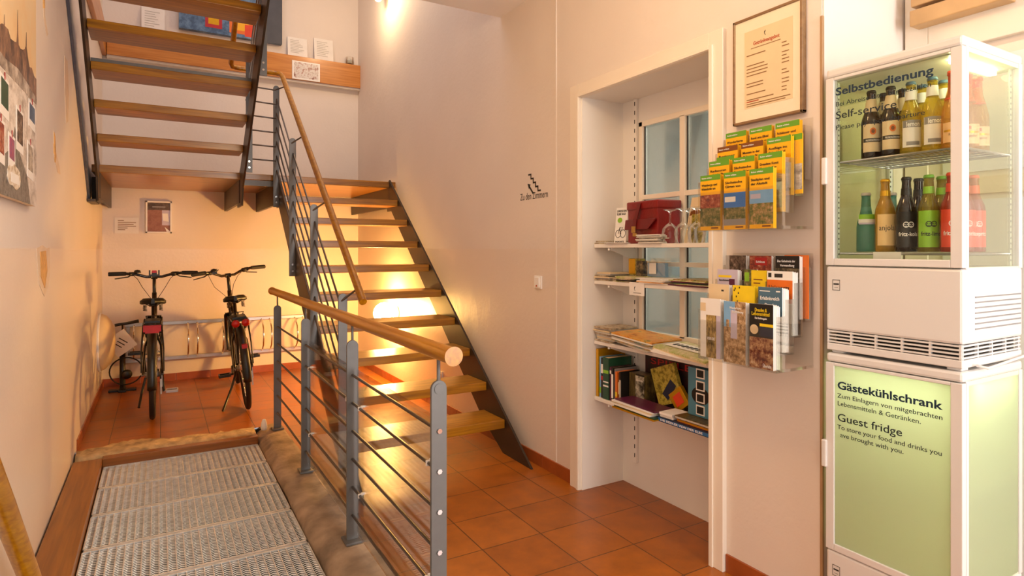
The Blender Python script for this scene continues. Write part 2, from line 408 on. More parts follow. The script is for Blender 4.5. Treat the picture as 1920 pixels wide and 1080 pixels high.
# ------------------------------------------------------------------ the setting
XR, XL, YB = 2.015, -0.46, 7.0
HN, HF, HT = 1.765, 2.684, 2.160          # niche opening
b = MB()                                    # floor: tiles around the sunken walkway
b.quad((XL-.1, 4.83, 0), (3.0, 4.83, 0), (3.0, YB+.1, 0), (XL-.1, YB+.1, 0))
b.quad((0.80, -2.5, 0), (3.0, -2.5, 0), (3.0, 4.83, 0), (0.80, 4.83, 0))
struct(b, 'floor', 'terracotta_tile')
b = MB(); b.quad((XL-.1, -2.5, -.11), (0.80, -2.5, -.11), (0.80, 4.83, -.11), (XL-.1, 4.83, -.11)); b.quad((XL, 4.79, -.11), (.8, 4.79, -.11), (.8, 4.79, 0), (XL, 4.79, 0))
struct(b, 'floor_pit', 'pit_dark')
ZT = 5.5
b = MB(); b.box(XL-.12, XL, -2.5, YB+.1, -.12, ZT); wl = struct(b, 'wall_left', 'wall_paint')
b = MB(); b.box(XL-.12, XR+.3, YB, YB+.12, -.02, ZT); struct(b, 'wall_back', 'wall_paint')
b = MB()                                    # right wall with the niche
b.box(XR, XR+.31, HF, YB, -.02, ZT); b.box(XR, XR+.31, 1.287, HN, -.02, 2.9); b.box(XR, XR+.31, HN, HF, HT, 2.9)
b.box(XR, XR+.31, 1.287, HF, 2.9, ZT); b.box(XR, XR+.31, 0.0, 1.287, 3.1, ZT)
struct(b, 'wall_right', 'wall_paint')
b = MB(); b.box(XR+.004, 2.553, 1.281, 1.286, 0.0, 2.899); b.box(XR+.312, 2.553, 1.286, 1.32, 0.0, 2.899); struct(b, 'wall_alcove', 'wall_paint')
b = MB(); b.box(2.554, 2.6, -2.5, 1.30, -.02, 2.9); struct(b, 'wall_door_side', 'wall_paint')
b = MB(); b.box(XL, 2.6, -2.5, 3.6, 2.9, 3.1); struct(b, 'ceiling', 'ceiling_paint')
b = MB(); b.box(XL-.1, XR+.3, -0.2, YB+.1, ZT, ZT+.1); b.box(XL-.1, XR+.3, -0.2, 0.0, 3.1, ZT); struct(b, 'ceiling_stairwell', 'ceiling_paint')
# niche lining: the back panel carries the inner window
b = MB()
b.box(2.300, 2.318, 1.36, HF, 0.0, 0.875); b.box(2.300, 2.318, 1.36, HF, 2.0, HT+.03); b.box(2.300, 2.318, 2.505, HF+.01, .875, 2.0); b.box(2.300, 2.318, 1.36, 1.90, .875, 2.0)
struct(b, 'wall_niche_back', 'white_lacquer')
b = MB(); b.box(XR-.005, 2.305, HF-.012, HF+.002, 0, HT+.02); struct(b, 'wall_niche_far', 'white_lacquer')
b = MB(); b.box(XR-.005, 2.305, HN-.002, HN+.012, 0, HT+.02); struct(b, 'wall_niche_near', 'white_lacquer')
b = MB(); b.box(XR-.005, 2.305, HN, HF, HT-.004, HT+.014); struct(b, 'ceiling_niche', 'white_lacquer')
# niche casing
b = MB(); b.box(1.992, XR+.01, HF-.006, 2.762, 0, 2.228); b.box(1.992, XR+.01, 1.700, HN+.006, 0, 2.228); b.box(1.992, XR+.01, HN+.006, HF-.006, HT-.006, 2.228)
b.box(1.985, 1.9925, HF-.004, 2.70, 0, HT+.012); b.box(1.985, 1.9925, HN-.016, HN+.004, 0, HT+.012); b.box(1.985, 1.9925, HN+.004, HF-.004, HT-.004, HT+.012)
struct(b, 'trim_1', 'casing_lacquer', .002)
b = MB(); b.box(2.009, XR+.004, 2.925, 2.937, .075, 2.9); struct(b, 'trim_2', 'wall_paint')
b = MB(); b.box(2.006, XR+.003, 1.279, 1.289, 0, 2.14); struct(b, 'trim_3', 'strip_tan', .002)
# inner window with glazing bars
b = MB(); b.box(2.285, 2.305, 2.497, 2.525, .86, 2.02); b.box(2.285, 2.305, 1.90, 2.525, 1.993, 2.022); b.box(2.285, 2.305, 1.90, 2.525, .85, .88)
b.box(2.285, 2.312, 2.188, 2.223, .87, 2.0); b.box(2.288, 2.312, 1.90, 2.505, 1.592, 1.618); b.box(2.288, 2.312, 1.90, 2.505, 1.232, 1.256)
wn = struct(b, 'window_1', 'casing_lacquer', .002)
b = MB(); b.box(2.306, 2.311, 1.90, 2.50, .875, 2.0); b.build('glass_pane', 'window_glass', wn)
b = MB()
for y in (2.4935, 2.1845): b.box(2.300, 2.3055, y-.004, y+.004, .88, 1.993)
b.build('glazing_seal', 'gasket', wn)
pm('side_room_paint', '#B9BDBA', 0.8, var=0.04, scale=2)
b = MB(); b.box(3.7, 3.75, 1.33, 3.6, 0, 2.8); b.box(2.33, 3.7, 3.55, 3.6, 0, 2.8); b.box(2.33, 3.7, 1.321, 1.335, 0, 2.8); b.box(2.33, 3.7, 1.33, 3.6, 2.75, 2.8); b.box(2.33, 3.7, 1.33, 3.6, -.02, 0.0)
struct(b, 'wall_side_room', 'side_room_paint')
b = MB(); b.box(3.62, 3.70, 2.55, 3.05, 0, 2.75); b.box(2.6, 2.95, 3.45, 3.55, 0, 2.75); struct(b, 'wall_side_room_pier', 'white_lacquer')
# skirting tiles
def skirting(name, p0, p1, nrm, n):
    b = MB(); p0 = V(p0); p1 = V(p1); nrm = V(nrm); L = (p1-p0)/n
    for i in range(n):
        a = p0+L*(i+.006); c = p0+L*(i+.994)
        m = (a+c)/2+nrm*.004+V(0, 0, .037); b.obox(m, (c-a)/2, nrm*.005, (0, 0, .037))
    return struct(b, name, 'skirting_tile', .0015)
skirting('baseboard_right', (XR, 2.765, 0), (XR, 7.0, 0), (-1, 0, 0), 14)
skirting('baseboard_pier', (XR, 1.287, 0), (XR, 1.699, 0), (-1, 0, 0), 2)
skirting('baseboard_back', (XL, YB, 0), (XR, YB, 0), (0, -1, 0), 8)
skirting('baseboard_left', (XL, 4.86, 0), (XL, YB, 0), (1, 0, 0), 7)
# patches of missing plaster on the left wall
pm('old_plaster', '#D9A868', 0.9, var=0.2, scale=30, bump=0.4); pm('filler', '#E4CDB2', 0.9, var=0.08, scale=20)
def patch(pts, m):
    b = MB(); b.prism([(XL-.004, y, z) for y, z in pts], (.006 if m == 'filler' else .0085, 0, 0)); o = b.build('plaster_patch', m, wl)
patch([(3.34, 1.325), (3.50, 1.34), (3.62, 1.325), (3.70, 1.33), (3.715, 1.21), (3.66, 1.14), (3.55, 1.10), (3.42, 1.16), (3.37, 1.24)], 'filler')
patch([(3.42, 1.31), (3.58, 1.315), (3.62, 1.22), (3.55, 1.14), (3.44, 1.20)], 'old_plaster')
patch([(3.83, 1.93), (3.88, 1.92), (3.93, 1.83), (4.05, 1.77), (4.09, 1.73), (3.98, 1.73), (3.86, 1.80)], 'filler')
patch([(3.84, 1.92), (3.88, 1.90), (3.91, 1.80), (3.89, 1.77), (3.85, 1.82)], 'old_plaster')
patch([(3.50, 2.60), (3.56, 2.58), (3.57, 2.42), (3.66, 2.36), (3.62, 2.34), (3.53, 2.40)], 'filler')
patch([(3.505, 2.58), (3.54, 2.57), (3.55, 2.45), (3.52, 2.44)], 'old_plaster')
patch([(4.25, 2.42), (4.40, 2.43), (4.45, 2.25), (4.42, 2.08), (4.33, 2.05), (4.27, 2.25)], 'filler')
# door behind the fridges
b = MB(); b.box(2.530, 2.556, 1.19, 1.272, 0, 2.32); b.box(2.530, 2.556, .1, 1.272, 2.32, 2.40); b.box(2.536, 2.556, .2, 1.19, 0.02, 2.035); b.box(2.530, 2.556, .1, 1.19, 2.06, 2.32)
dr = struct(b, 'door_1', 'casing_lacquer', .003)
b = MB(); b.box(2.532, 2.538, .3, 1.14, .1, 1.50); b.box(2.532, 2.538, .3, 1.14, 1.60, 2.0); b.build('door_panel', 'white', dr)
b = MB(); b.box(2.528, 2.537, .2, 1.19, 1.52, 1.58); b.build('door_rail', 'mat_board', dr)

# ------------------------------------------------------------------ sunken walkway: stone edges, timber border, gratings
def rough_slab(name, label, cat, outline, z0, z1, mat, jit, seed):
    """a worn stone: top rows jittered, rounded down the sides"""
    rnd = random.Random(seed); b = MB(); n = len(outline)
    rings = []
    for (ins, z) in ((0.0, z0), (0.0, z1-.045), (.008, z1-.018), (.03, z1)):
        cx = sum(p[0] for p in outline)/n; cy = sum(p[1] for p in outline)/n; R = []
        for (x, y) in outline:
            d = V(cx-x, cy-y, 0); d.normalize()
            R.append((x+d.x*ins+rnd.uniform(-jit, jit), y+d.y*ins+rnd.uniform(-jit, jit), z+(rnd.uniform(-jit, jit)*.6 if z > z0 else 0)))
        rings.append(b._add(R))
    for i in range(len(rings)-1):
        for k in range(n): b._face([rings[i]+k, rings[i]+(k+1) % n, rings[i+1]+(k+1) % n, rings[i+1]+k], True)
    b._face([rings[-1]+k for k in range(n)])
    o = b.build(name, mat); return tag(o, label, cat)
# kerb carrying the front railing: strip mesh with a worn left edge
rnd = random.Random(3); b = MB(); rows = []
for i in range(64):
    y = -0.4+i*(4.86+.4)/63
    xr = .838 if y < 3.0 else .838-.03*(y-3)/1.8
    w1 = .014*math.sin(y*3.1)+rnd.uniform(-.008, .008); w2 = .010*math.sin(y*5.3+1)+rnd.uniform(-.006, .006)
    prof = [(.612, -.11), (.612+w2*.4, -.055), (.618+w1*.6, -.028), (.642+w1, -.008), (.685+w2, .004), (.735, .006+rnd.uniform(-.003, .003)), (.785, .006), (xr-.01+w2*.3, .005), (xr, -.02)]
    rows.append(b._add([(x, y, z+rnd.uniform(-.003, .003)) for x, z in prof]))
for i in range(63):
    for k in range(8): b._face([rows[i]+k, rows[i]+k+1, rows[i+1]+k+1, rows[i+1]+k], True)
b._face([rows[-1]+k for k in range(9)]); b._face([rows[0]+k for k in range(9)][::-1])
tag(b.build('stone_kerb', 'concrete'), 'long worn concrete kerb with rounded edge under the grey railing posts', 'kerb')
# threshold: irregular stone at the far end
rnd = random.Random(5); b = MB(); rows = []
for i in range(40):
    x = XL+.01+i*(1.058)/39; t = i/39
    far = 4.84+.05*math.sin(t*6)+.012*math.sin(t*23)+rnd.uniform(-.012, .012)+.03*t+(.05 if .15 < t < .8 else 0)*(.6+.4*math.sin(t*9))
    nz = lambda a: rnd.uniform(-a, a)
    prof = [(4.655, -.09), (4.655, -.01), (4.67+nz(.006), .004+nz(.004)), (4.70, .012+nz(.006)), (4.74, .016+nz(.008)), (4.79, .014+nz(.008)), (far-.03, .010+nz(.005)), (far, -.004)]
    rows.append(b._add([(x, y, z) for y, z in prof]))
for i in range(39):
    for k in range(7): b._face([rows[i]+k, rows[i]+k+1, rows[i+1]+k+1, rows[i+1]+k][::-1], True)
b._face([rows[0]+k for k in range(8)]); b._face([rows[-1]+k for k in range(8)][::-1])
tag(b.build('threshold_stone', 'stone'), 'rough broken stone threshold between the gratings and the bike corner', 'stone')
b = MB(); b.lathe([(.0, 0), (.020, .0), (.024, .02), (.020, .05), (.012, .075), (.0, .08)], (.665, 4.70, .012), 10); o = b.build('door_stop_stone', 'paper'); tag(o, 'small pale pebble standing at the corner of the threshold and kerb', 'pebble')
b = MB(); b.box(-.452, -.302, -.4, 4.60, -.10, .004); tag(b.build('border_board', 'board_brown', bevel=.004), 'long flat brown board along the left wall beside the gratings', 'board')
b = MB(); b.box(-.302, .610, 4.585, 4.650, -.10, .004); tag(b.build('border_board', 'board_brown_across', bevel=.003), 'short brown board across the far end of the gratings', 'board')
ordn = ['farthest', 'second', 'third', 'fourth', 'fifth', 'nearest']
gz = -.048; ys = [4.585, 4.125, 3.70, 3.285, 2.875, 2.465, 2.05]
ys = [4.583, 4.175, 3.765, 3.345, 2.935, 2.525, 2.115]
for k in range(6):
    y1, y0 = ys[k]-.004, ys[k+1]+.004; x0, x1 = -.296, .606
    t = thing('grating_panel', ['galvanised grating panel farthest away, against the cross board and threshold', 'galvanised grating panel second from the threshold', 'galvanised grating panel third from the threshold, by the second railing post', 'galvanised grating panel fourth from the threshold', 'galvanised grating panel fifth from the threshold', 'galvanised grating panel closest to the viewer, lowest in the photo'][k], 'grating', (.155, (y0+y1)/2, gz-.03), 'walkway gratings')
    b = MB()
    for (a, c) in ((y0, y0+.012), (y1-.012, y1)): b.box(x0, x1, a, c, gz-.03, gz+.002)
    for (a, c) in ((x0, x0+.005), (x1-.005, x1)): b.box(a, c, y0, y1, gz-.03, gz+.002)
    b.build('frame', 'galvanised', t)
    b = MB(); n = 27
    for i in range(1, n):
        x = x0+(x1-x0)*i/n; b.box(x-.0022, x+.0022, y0, y1, gz-.028, gz)
    b.build('bearing_bars', 'galvanised', t)
    b = MB(); n = 23
    for i in range(1, n):
        y = y0+.010+(y1-y0-.02)*i/n
        b.tube([(x0+(x1-x0)*j/54, y+(.0042 if j % 2 else -.0042), gz-.005) for j in range(55)], .0028, 5, smooth=False)
    b.build('cross_bars', 'galvanised', t)

# ------------------------------------------------------------------ staircase: lower flight, landing, upper flight
SX0, SX1 = .930, 1.930                     # lower flight between its stringers
def zl(k): return 1.975-.1945*(10-k)
def yl(k): return 3.39+.2525*(k-1)
st = thing('staircase', 'open wooden staircase on dark steel stringers turning at a landing', 'staircase', (1.0, 5.0, 0))
for k in range(1, 10):
    b = MB(); b.box(SX0, SX1, yl(k), yl(k)+.285, zl(k)-.055, zl(k)); b.build('tread', 'tread_wood', st, .004)
UX0, UX1 = -.387, .605
def zu(k): return 1.977+.2005*k
def yu(k): return 5.64-.25*k
for k in range(1, 10):
    b = MB(); b.box(UX0, UX1, yu(k), yu(k)+.285, zu(k)-.055, zu(k)); tr = b.build('tread', 'tread_wood', st, .004)
    if k == 3:
        b = MB(); b.box(UX0, UX1, yu(k)+.004, yu(k)+.02, zu(k), zu(k)+.022); b.build('steel_strip', 'steel_grey', tr)
b = MB(); b.box(-.44, UX1+.012, 5.64, 6.985, 1.918, 1.977); b.build('landing', 'tread_wood', st, .004)
b = MB(); b.box(UX1+.014, SX0-.03, 5.66, 6.985, 1.925, 1.977); b.box(SX0-.028, 2.00, 5.665, 6.985, 1.918, 1.977); b.build('landing', 'tread_wood', st, .004)
def stringer(x0, x1, pts, name='stringer', m='steel_dark'):
    b = MB(); b.prism([(x0, y, z) for y, z in pts], (x1-x0, 0, 0)); return b.build(name, m, st, .0015)
sl = .1945/.2525
def nl(y): return zl(1)+(y-yl(1))*sl       # nosing line of the lower flight
for (x0, x1) in ((1.932, 1.947), (.912, .927)):
    ytop = 5.72
    stringer(x0, x1, [(3.39-(zl(1)+.02)/sl, 0), (5.66, nl(5.66)+.02), (ytop, 1.96), (ytop, 1.69), (5.60, 1.69), (3.39+.235/sl+.02, nl(3.39+.235/sl+.02)-.31+.0), (3.42, .0)])
su = .2005/.25
def nu(y): return zu(0)+(5.64-y)*su
stringer(.607, .622, [(5.86, 1.69), (5.86, 1.92), (5.62, nu(5.62)+.03), (3.30, nu(3.30)+.03), (3.30, nu(3.30)-.25), (5.50, nu(5.50)-.25), (5.56, 1.69)])
stringer(-.404, -.389, [(5.86, 1.69), (5.86, 1.92), (5.62, nu(5.62)+.03), (3.30, nu(3.30)+.03), (3.30, nu(3.30)-.20), (5.50, nu(5.50)-.22), (5.56, 1.69)])
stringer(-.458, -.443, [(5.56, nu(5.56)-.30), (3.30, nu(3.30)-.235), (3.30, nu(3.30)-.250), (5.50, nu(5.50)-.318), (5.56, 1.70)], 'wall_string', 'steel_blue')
b = MB(); b.box(-.455, -.405, 5.50, 5.86, 1.68, 1.70); b.box(-.455, -.405, 5.845, 5.86, 1.68, 1.90); b.build('bracket', 'steel_dark', st)
for (x0, x1) in ((.600, .628), (.905, .933), (1.930, 1.955), (-.41, -.385)):
    stringer(x0, x1, [(5.66, 1.72), (6.98, 1.72), (6.98, 1.918), (5.66, 1.918)], 'landing_beam')
b = MB(); b.box(.628, .905, 5.668, 5.684, 1.875, 1.922); b.build('landing_edge', 'steel_grey', st)
for (x, y) in ((1.90, 3.36), (1.90, 3.6)): pass

# ------------------------------------------------------------------ stair railing
PX = .892
sr = thing('stair_railing', 'grey steel stair railing with thin rods and a reddish wooden handrail climbing the flight', 'railing', (PX, 4.5, .3))
def flat_post(x, y, z0, z1, par, w=.05, t=.012, bolts=(), name='post', foot=False, m='steel_grey'):
    b = MB(); pts = [(x-w/2, y, z0), (x+w/2, y, z0)]
    for i in range(0, 13): a = PI*i/12; pts.append((x+math.cos(a)*w/2, y, z1-w/2+math.sin(a)*w/2))
    b.prism([(p[0], y-t/2, p[2]) for p in pts], (0, t, 0))
    if foot: b.box(x-w*.75, x+w*.75, y-.045, y+.045, z0, z0+.010)
    po = b.build(name, m, par, .0012)
    b = MB(); b.cyl((x, y-t/2-.0025, z1-w/2), (x, y+t/2+.0025, z1-w/2), w*.30, n=24); b.build('cap_disc', m, po, .0008)
    if bolts:
        for z in bolts:
            b = MB(); b.cyl((x, y-t/2-.006, z), (x, y, z), .0085, n=6); b.build('bolt', 'chrome', po)
    return po
ys_ = [5.60, 4.86, 4.12, 3.40]; tops = [2.75, 2.175, 1.62, 1.075]
for y, zt in zip(ys_, tops):
    z0 = zt-1.06 if y < 5.5 else 1.69
    if y < 3.5: z0 = .10
    flat_post(PX, y, z0, zt, sr, bolts=(z0+.04, z0+.09))
RD = .0065
for j in range(6):
    d = .115+.124*j
    b = MB(); b.tube([(PX+.004, ys_[0], tops[0]-d), (PX+.004, ys_[1], tops[1]-d), (PX+.004, ys_[2], tops[2]-d), (PX+.004, ys_[3], tops[3]-d)], RD, 8)
    b.build('rod', 'rod_steel', sr)
    zz = 2.71-.1235*j
    b = MB(); b.tube([(.64, 5.56, zz), (PX, 5.60, zz)], RD, 8); b.build('rod', 'rod_steel', sr)
# wooden handrail: lower flight, then across the well and up the inner side of the upper flight
HX = .962
b = MB()
b.tube([(HX, 3.245, 1.035), (HX, 5.70, 2.862), (HX-.01, 5.775, 2.905), (HX-.05, 5.80, 2.915), (.60, 5.80, 2.915), (.56, 5.79, 2.918), (.548, 5.76, 2.935), (.548, 3.4, 4.82)], .0215, 16)
b.build('handrail', 'rail_wood', sr)
for y, zt in zip(ys_, tops):
    zh = 1.035+(y-.055-3.245)*(2.862-1.035)/(5.70-3.245)
    b = MB(); b.tube([(PX-.02, y+.01, zt-.05), (PX, y-.01, zt-.035), (HX, y-.055, zh-.005)], .006, 8); b.build('handrail_bracket', 'rod_steel', sr)
# posts of the upper flight
for (y, z0) in ((5.39, 1.955), (4.62, 2.56), (3.87, 3.16)):
    flat_post(.648, y, z0, z0+1.05, sr, bolts=(z0+.04, z0+.09))
for j in range(6):
    b = MB(); d = .115+.124*j; b.tube([(.652, 5.39, 3.005-d), (.652, 4.62, 3.61-d), (.652, 3.87, 4.21-d)], RD, 8); b.build('rod', 'rod_steel', sr)

# ------------------------------------------------------------------ front railing on the kerb
fr = thing('kerb_railing', 'waist-high grey railing with a thick wooden top rail beside the gratings', 'railing', (.757, 3.2, 0))
fy = [4.70, 3.717, 2.72, 1.749]
for i, y in enumerate(fy):
    flat_post(.757, y, .008, .912, fr, w=.052, foot=True, bolts=[.755-.126*j for j in range(6)] if i == 3 else ())
    b = MB(); b.cyl((.757, y, .905), (.757, y, .99), .0058, n=10); b.build('rail_pin', 'steel_grey', fr)
b = MB(); b.tube([(.757, 1.635, 1.003), (.757, 4.94, 1.003)], .0265, 24); b.build('handrail', 'rail_wood', fr, .003)
for j in range(6):
    z = .755-.126*j
    b = MB(); b.tube([(.757, fy[3]-.008, z), (.757, fy[0]+.01, z)], .0065, 10); b.build('rod', 'rod_steel', fr)
for (a, c) in ((fy[2]-.035, fy[3]+.02), (fy[1]-.03, fy[2]+.03)):
    b = MB(); b.box(.7675, .7705, c, a, .05, .785); b.build('acrylic_sheet', 'acrylic', fr)
b = MB()
for (y, z) in ((1.83, .629), (1.84, .251), (2.60, .629), (2.60, .251), (2.80, .629), (3.62, .629), (3.60, .251)):
    b.box(.7485, .7675, y-.004, y+.004, z-.0085, z+.0085); b.box(.760, .776, y-.009, y+.002, z+.006, z+.013)
b.build('cable_tie', 'white', fr)

# ------------------------------------------------------------------ lower-left wooden rail (only its lower end is in view)
hr = thing('sloping_handrail', 'orange-brown wooden handrail sloping down at the lower left corner', 'handrail', (-.38, 2.3, 0))
b = MB(); b.tube([(-.375, 1.2, 1.50), (-.375, 2.178, .605), (-.375, 2.74, .075)], .030, 20); b.build('rail_bar', 'rail_wood', hr, .004)
b = MB(); b.cyl((-.375, 2.74, .006), (-.375, 2.735, .09), .012, n=10); b.cyl((XL, 1.5, 1.20), (-.375, 1.5, 1.225), .008, n=8); b.build('foot_pin', 'rod_steel', hr)

# ------------------------------------------------------------------ lamps
gl = thing('globe_lamp', 'glowing round globe lamp low on the wall behind the stair treads', 'lamp', (2.0, 5.65, .709))
b = MB(); b.lathe([(0, 0), (.06, 0), (.06, .02), (.014, .03), (.014, .05)], (XR, 5.65, .709), 20, (-1, 0, 0)); b.build('lamp_base', 'white', gl)
b = MB(); b.ball((1.880, 5.65, .709), .102, 24); b.build('globe', 'lamp_glow', gl)
sp = thing('wall_spotlight', 'small lit spotlight at the top of the stairwell wall, over the landing', 'spotlight', (1.96, 5.9, 3.9))
b = MB(); b.box(1.985, XR, 5.86, 5.94, 3.86, 4.02); b.tube([(1.99, 5.9, 3.95), (1.90, 5.9, 3.965)], .008, 8); b.build('lamp_base', 'white', sp)
b = MB(); b.lathe([(.018, .10), (.034, .075), (.042, .02), (.044, -.02)], (1.90, 5.9, 3.87), 18); b.build('lamp_shade', 'white', sp)
b = MB(); b.ball((1.90, 5.9, 3.835), .036, 14); b.build('bulb', 'spot_glow', sp)
light('wall_spotlight_light', 'POINT', (1.74, 5.78, 3.84), 24, (1.0, .72, .42), .05)
dm = thing('dome_light', 'cream domed fitting on the left wall in the bike corner', 'wall lamp', (XL, 6.55, .48))
b = MB(); b.lathe([(.255, 0), (.258, .015), (.24, .05), (.19, .088), (.11, .115), (.0, .124)], (XL+.004, 6.62, .48), 32, (1, 0, 0)); b.build('dome', 'paper_cream', dm)
b = MB(); b.lathe([(.262, 0), (.266, .008), (.262, .018), (.25, .018)], (XL, 6.62, .48), 32, (1, 0, 0)); b.build('rim', 'white', dm)

# ------------------------------------------------------------------ stairwell: timber ledge and what stands on it
b = MB(); b.box(-.42, XR, 6.905, 6.93, 3.18, 3.44); b.box(-.42, XR, 6.9305, 7.0, 3.415, 3.4395)
o = b.build('wall_ledge', 'ledge_wood', None, .003); tag(o, 'long orange-brown timber ledge across the back wall above the landing', 'ledge')
wood('ledge_wood_side', '#B8712C', '#D08C42', .35, 'y')
b = MB(); b.box(XL, XL+.035, 4.16, 6.98, 3.18, 3.44); o = b.build('wall_ledge', 'ledge_wood_side', None, .003); tag(o, 'timber ledge board running along the left wall behind the upper treads', 'ledge')
b = MB(); b.box(-.42, XR, 6.93, 7.0, 3.16, 3.182); struct(b, 'trim_4', 'white_lacquer')
def sheet(name, label, x0, x1, z0, z1, y, lean, m='paper', lines=0, cat='paper'):
    b = MB(); b.prism([(x0, y, z0), (x1, y, z0), (x1, y+lean, z1), (x0, y+lean, z1)], (0, .002, 0))
    t = b.build(name, m); tag(t, label, cat)
    if lines:
        b = MB(); rnd = random.Random(int(x0*1000))
        for i in range(lines):
            f = .85-.7*i/lines; z = z0+(z1-z0)*f; yy = y+lean*f-.0012; w = (x1-x0)*rnd.uniform(.4, .72)
            b.box(x0+(x1-x0)*.14, x0+(x1-x0)*.14+w, yy-.0004, yy, z-.0025, z+.0025)
        b.build('printed_lines', 'paper_grey', t)
    return t
sheet('paper_sheet', 'white printed sheet standing on the timber ledge, left of the two by the dark painting', 1.228, 1.437, 3.441, 3.665, 6.955, .035, lines=9)
sheet('paper_sheet', 'white printed sheet standing on the timber ledge, right one next to the small glass', 1.512, 1.722, 3.441, 3.70, 6.955, .035, lines=9)
sheet('paper_sheet', 'white sheet standing on the ledge far left, seen between the upper treads', -.14, .06, 3.441, 3.72, 6.955, .035, lines=8)
t = thing('photo_print', 'small white-bordered street photo fixed to the front of the timber ledge', 'photo', (1.41, 6.9, 3.2))
b = MB(); b.box(1.262, 1.558, 6.898, 6.904, 3.185, 3.385); b.build('print_border', 'white', t)
b = MB(); printed(b, (1.262, 6.898, 3.185), BACKW[0], BACKW[1], .296, .20, [(.06, .94, .08, .93, 'photo_street')]); b.build('picture', 'white', t)
t = thing('small_jar', 'small clear glass on the right end of the timber ledge', 'glass', (1.905, 6.955, 3.44))
b = MB(); b.lathe([(0, .0), (.045, .0), (.05, .02), (.05, .085), (.046, .085), (.045, .012), (0, .010)], (1.905, 6.953, 3.441), 18); b.build('glass_body', 'drink_glass', t)
b = MB(); b.lathe([(0, .012), (.042, .012), (.042, .045), (0, .045)], (1.905, 6.953, 3.441), 14); b.build('contents', 'paper_grey', t)
t = thing('painting', 'large dark blue-grey abstract painting with orange squares above the ledge', 'painting', (.67, 6.96, 3.55))
b = MB(); b.box(.182, 1.165, 6.935, 6.995, 3.55, 4.45); b.build('canvas', 'photo_abstract_blue', t, .002)
b = MB(); printed(b, (.182, 6.935, 3.55), BACKW[0], BACKW[1], .983, .9, [(.24, .40, .06, .36, 'red'), (.27, .37, .10, .33, 'gold'), (.47, .70, .04, .34, 'orange'), (.50, .66, .08, .30, 'yellow'), (.62, .72, .02, .16, 'spritz_red'), (.84, 1.0, 0, 1, 'charcoal')]); b.build('painted_squares', 'orange', t)

# ------------------------------------------------------------------ pictures under the landing
t = thing('framed_photo', 'white-framed photograph of a brick passage under the landing', 'picture', (.01, 6.98, 1.48))
b = MB(); x0, x1, z0, z1 = -.105, .122, 1.483, 1.802; w = .016
b.box(x0, x1, 6.965, 6.998, z0, z0+w); b.box(x0, x1, 6.965, 6.998, z1-w, z1); b.box(x0, x0+w, 6.965, 6.998, z0, z1); b.box(x1-w, x1, 6.965, 6.998, z0, z1); b.build('frame', 'white', t, .002)
b = MB(); b.mat('photo_brick').box(x0+w, x1-w, 6.975, 6.99, z0+w, z1-w)
printed(b, (x0, 6.975, z0), BACKW[0], BACKW[1], x1-x0, z1-z0, [(.07, .93, .72, .95, 'photo_beam'), (.25, .75, .80, .84, 'grey'), (.62, .93, .25, .72, 'lilac')]); b.build('picture', 'photo_brick', t)
b = MB(); b.mat('white')
for q in (((.63, .62), (.84, .62), (.88, .36), (.66, .40)), ((.72, .20), (.93, .06), (.93, .02), (.80, .04))): b.quad(*[(x0+(x1-x0)*a, 6.9738, z0+(z1-z0)*c) for a, c in q[::-1]])
b.build('bright_patches', 'white', t)
t = thing('notice_sheet', 'cream notice sheet pinned to the wall left of the white-framed photo', 'notice', (-.26, 6.99, 1.48))
b = MB(); b.box(-.361, -.163, 6.994, 6.999, 1.478, 1.632); b.build('sheet', 'paper', t)
b = MB(); rnd = random.Random(4)
for i, w in enumerate((.05, .15, .13, .15, .08, .06)): b.box(-.335, -.335+w, 6.9932, 6.9942, 1.600-i*.018, 1.606-i*.018)
b.build('printed_lines', 'ink_brown', t)

# ------------------------------------------------------------------ bike rack on the back wall
t = thing('bike_rack', 'silver wall rack with two rails and curved wheel hoops behind the bicycles', 'bike rack', (.8, 6.97, .4))
for z in (.587, .237):
    b = MB(); b.box(-.28, 1.56, 6.93, 6.965, z-.018, z+.018); b.build('rail', 'rack_steel', t, .004)
for x in (-.20, -.12, .261, .343, .575, .755, .955, 1.035, 1.295, 1.375):
    b = MB(); b.tube([(x, 6.945, .58), (x, 6.88, .565), (x, 6.79, .50), (x, 6.76, .41), (x, 6.79, .32), (x, 6.88, .26), (x, 6.945, .245)], .008, 10); b.build('hoop', 'chrome', t)
b = MB()
for x in (-.25, .65, 1.53): b.box(x-.015, x+.015, 6.96, 7.0, .22, .61)
b.build('wall_bracket', 'rack_steel', t)

# ------------------------------------------------------------------ floor pump with a sign
t = thing('floor_pump', 'black floor pump in the corner with a paper sign and coiled hose', 'pump', (-.30, 6.78, 0))
px, py = -.285, 6.72
b = MB(); b.box(px-.11, px+.11, py-.04, py+.04, 0, .018); b.box(px-.03, px+.03, py-.09, py+.05, 0, .022); b.build('foot_plate', 'black_plastic', t, .004)
b = MB(); b.cyl((px, py, .018), (px, py, .48), .024, n=18); b.cyl((px, py, .48), (px, py, .505), .028, n=18); b.build('barrel', 'black_plastic', t)
b = MB(); b.cyl((px, py, .50), (px, py, .62), .008, n=10); b.build('plunger', 'steel_dark', t)
b = MB(); b.tube([(px-.06, py, .615), (px-.03, py, .622), (px+.03, py, .628), (px+.13, py, .645)], [.014, .013, .013, .017], 12); b.build('handle', 'black_plastic', t)
b = MB(); b.tube([(px+.03+.13*math.cos(a*PI/14), py-.045, .19+.125*math.sin(a*PI/14)) for a in range(2, 27)], .006, 8); b.build('hose', 'rubber', t)
b = MB(); b.lathe([(0, 0), (.04, 0), (.045, .02), (.03, .035), (0, .035)], (px+.035, py-.03, .16), 16, (0, -1, 0)); b.build('gauge', 'black_plastic', t)
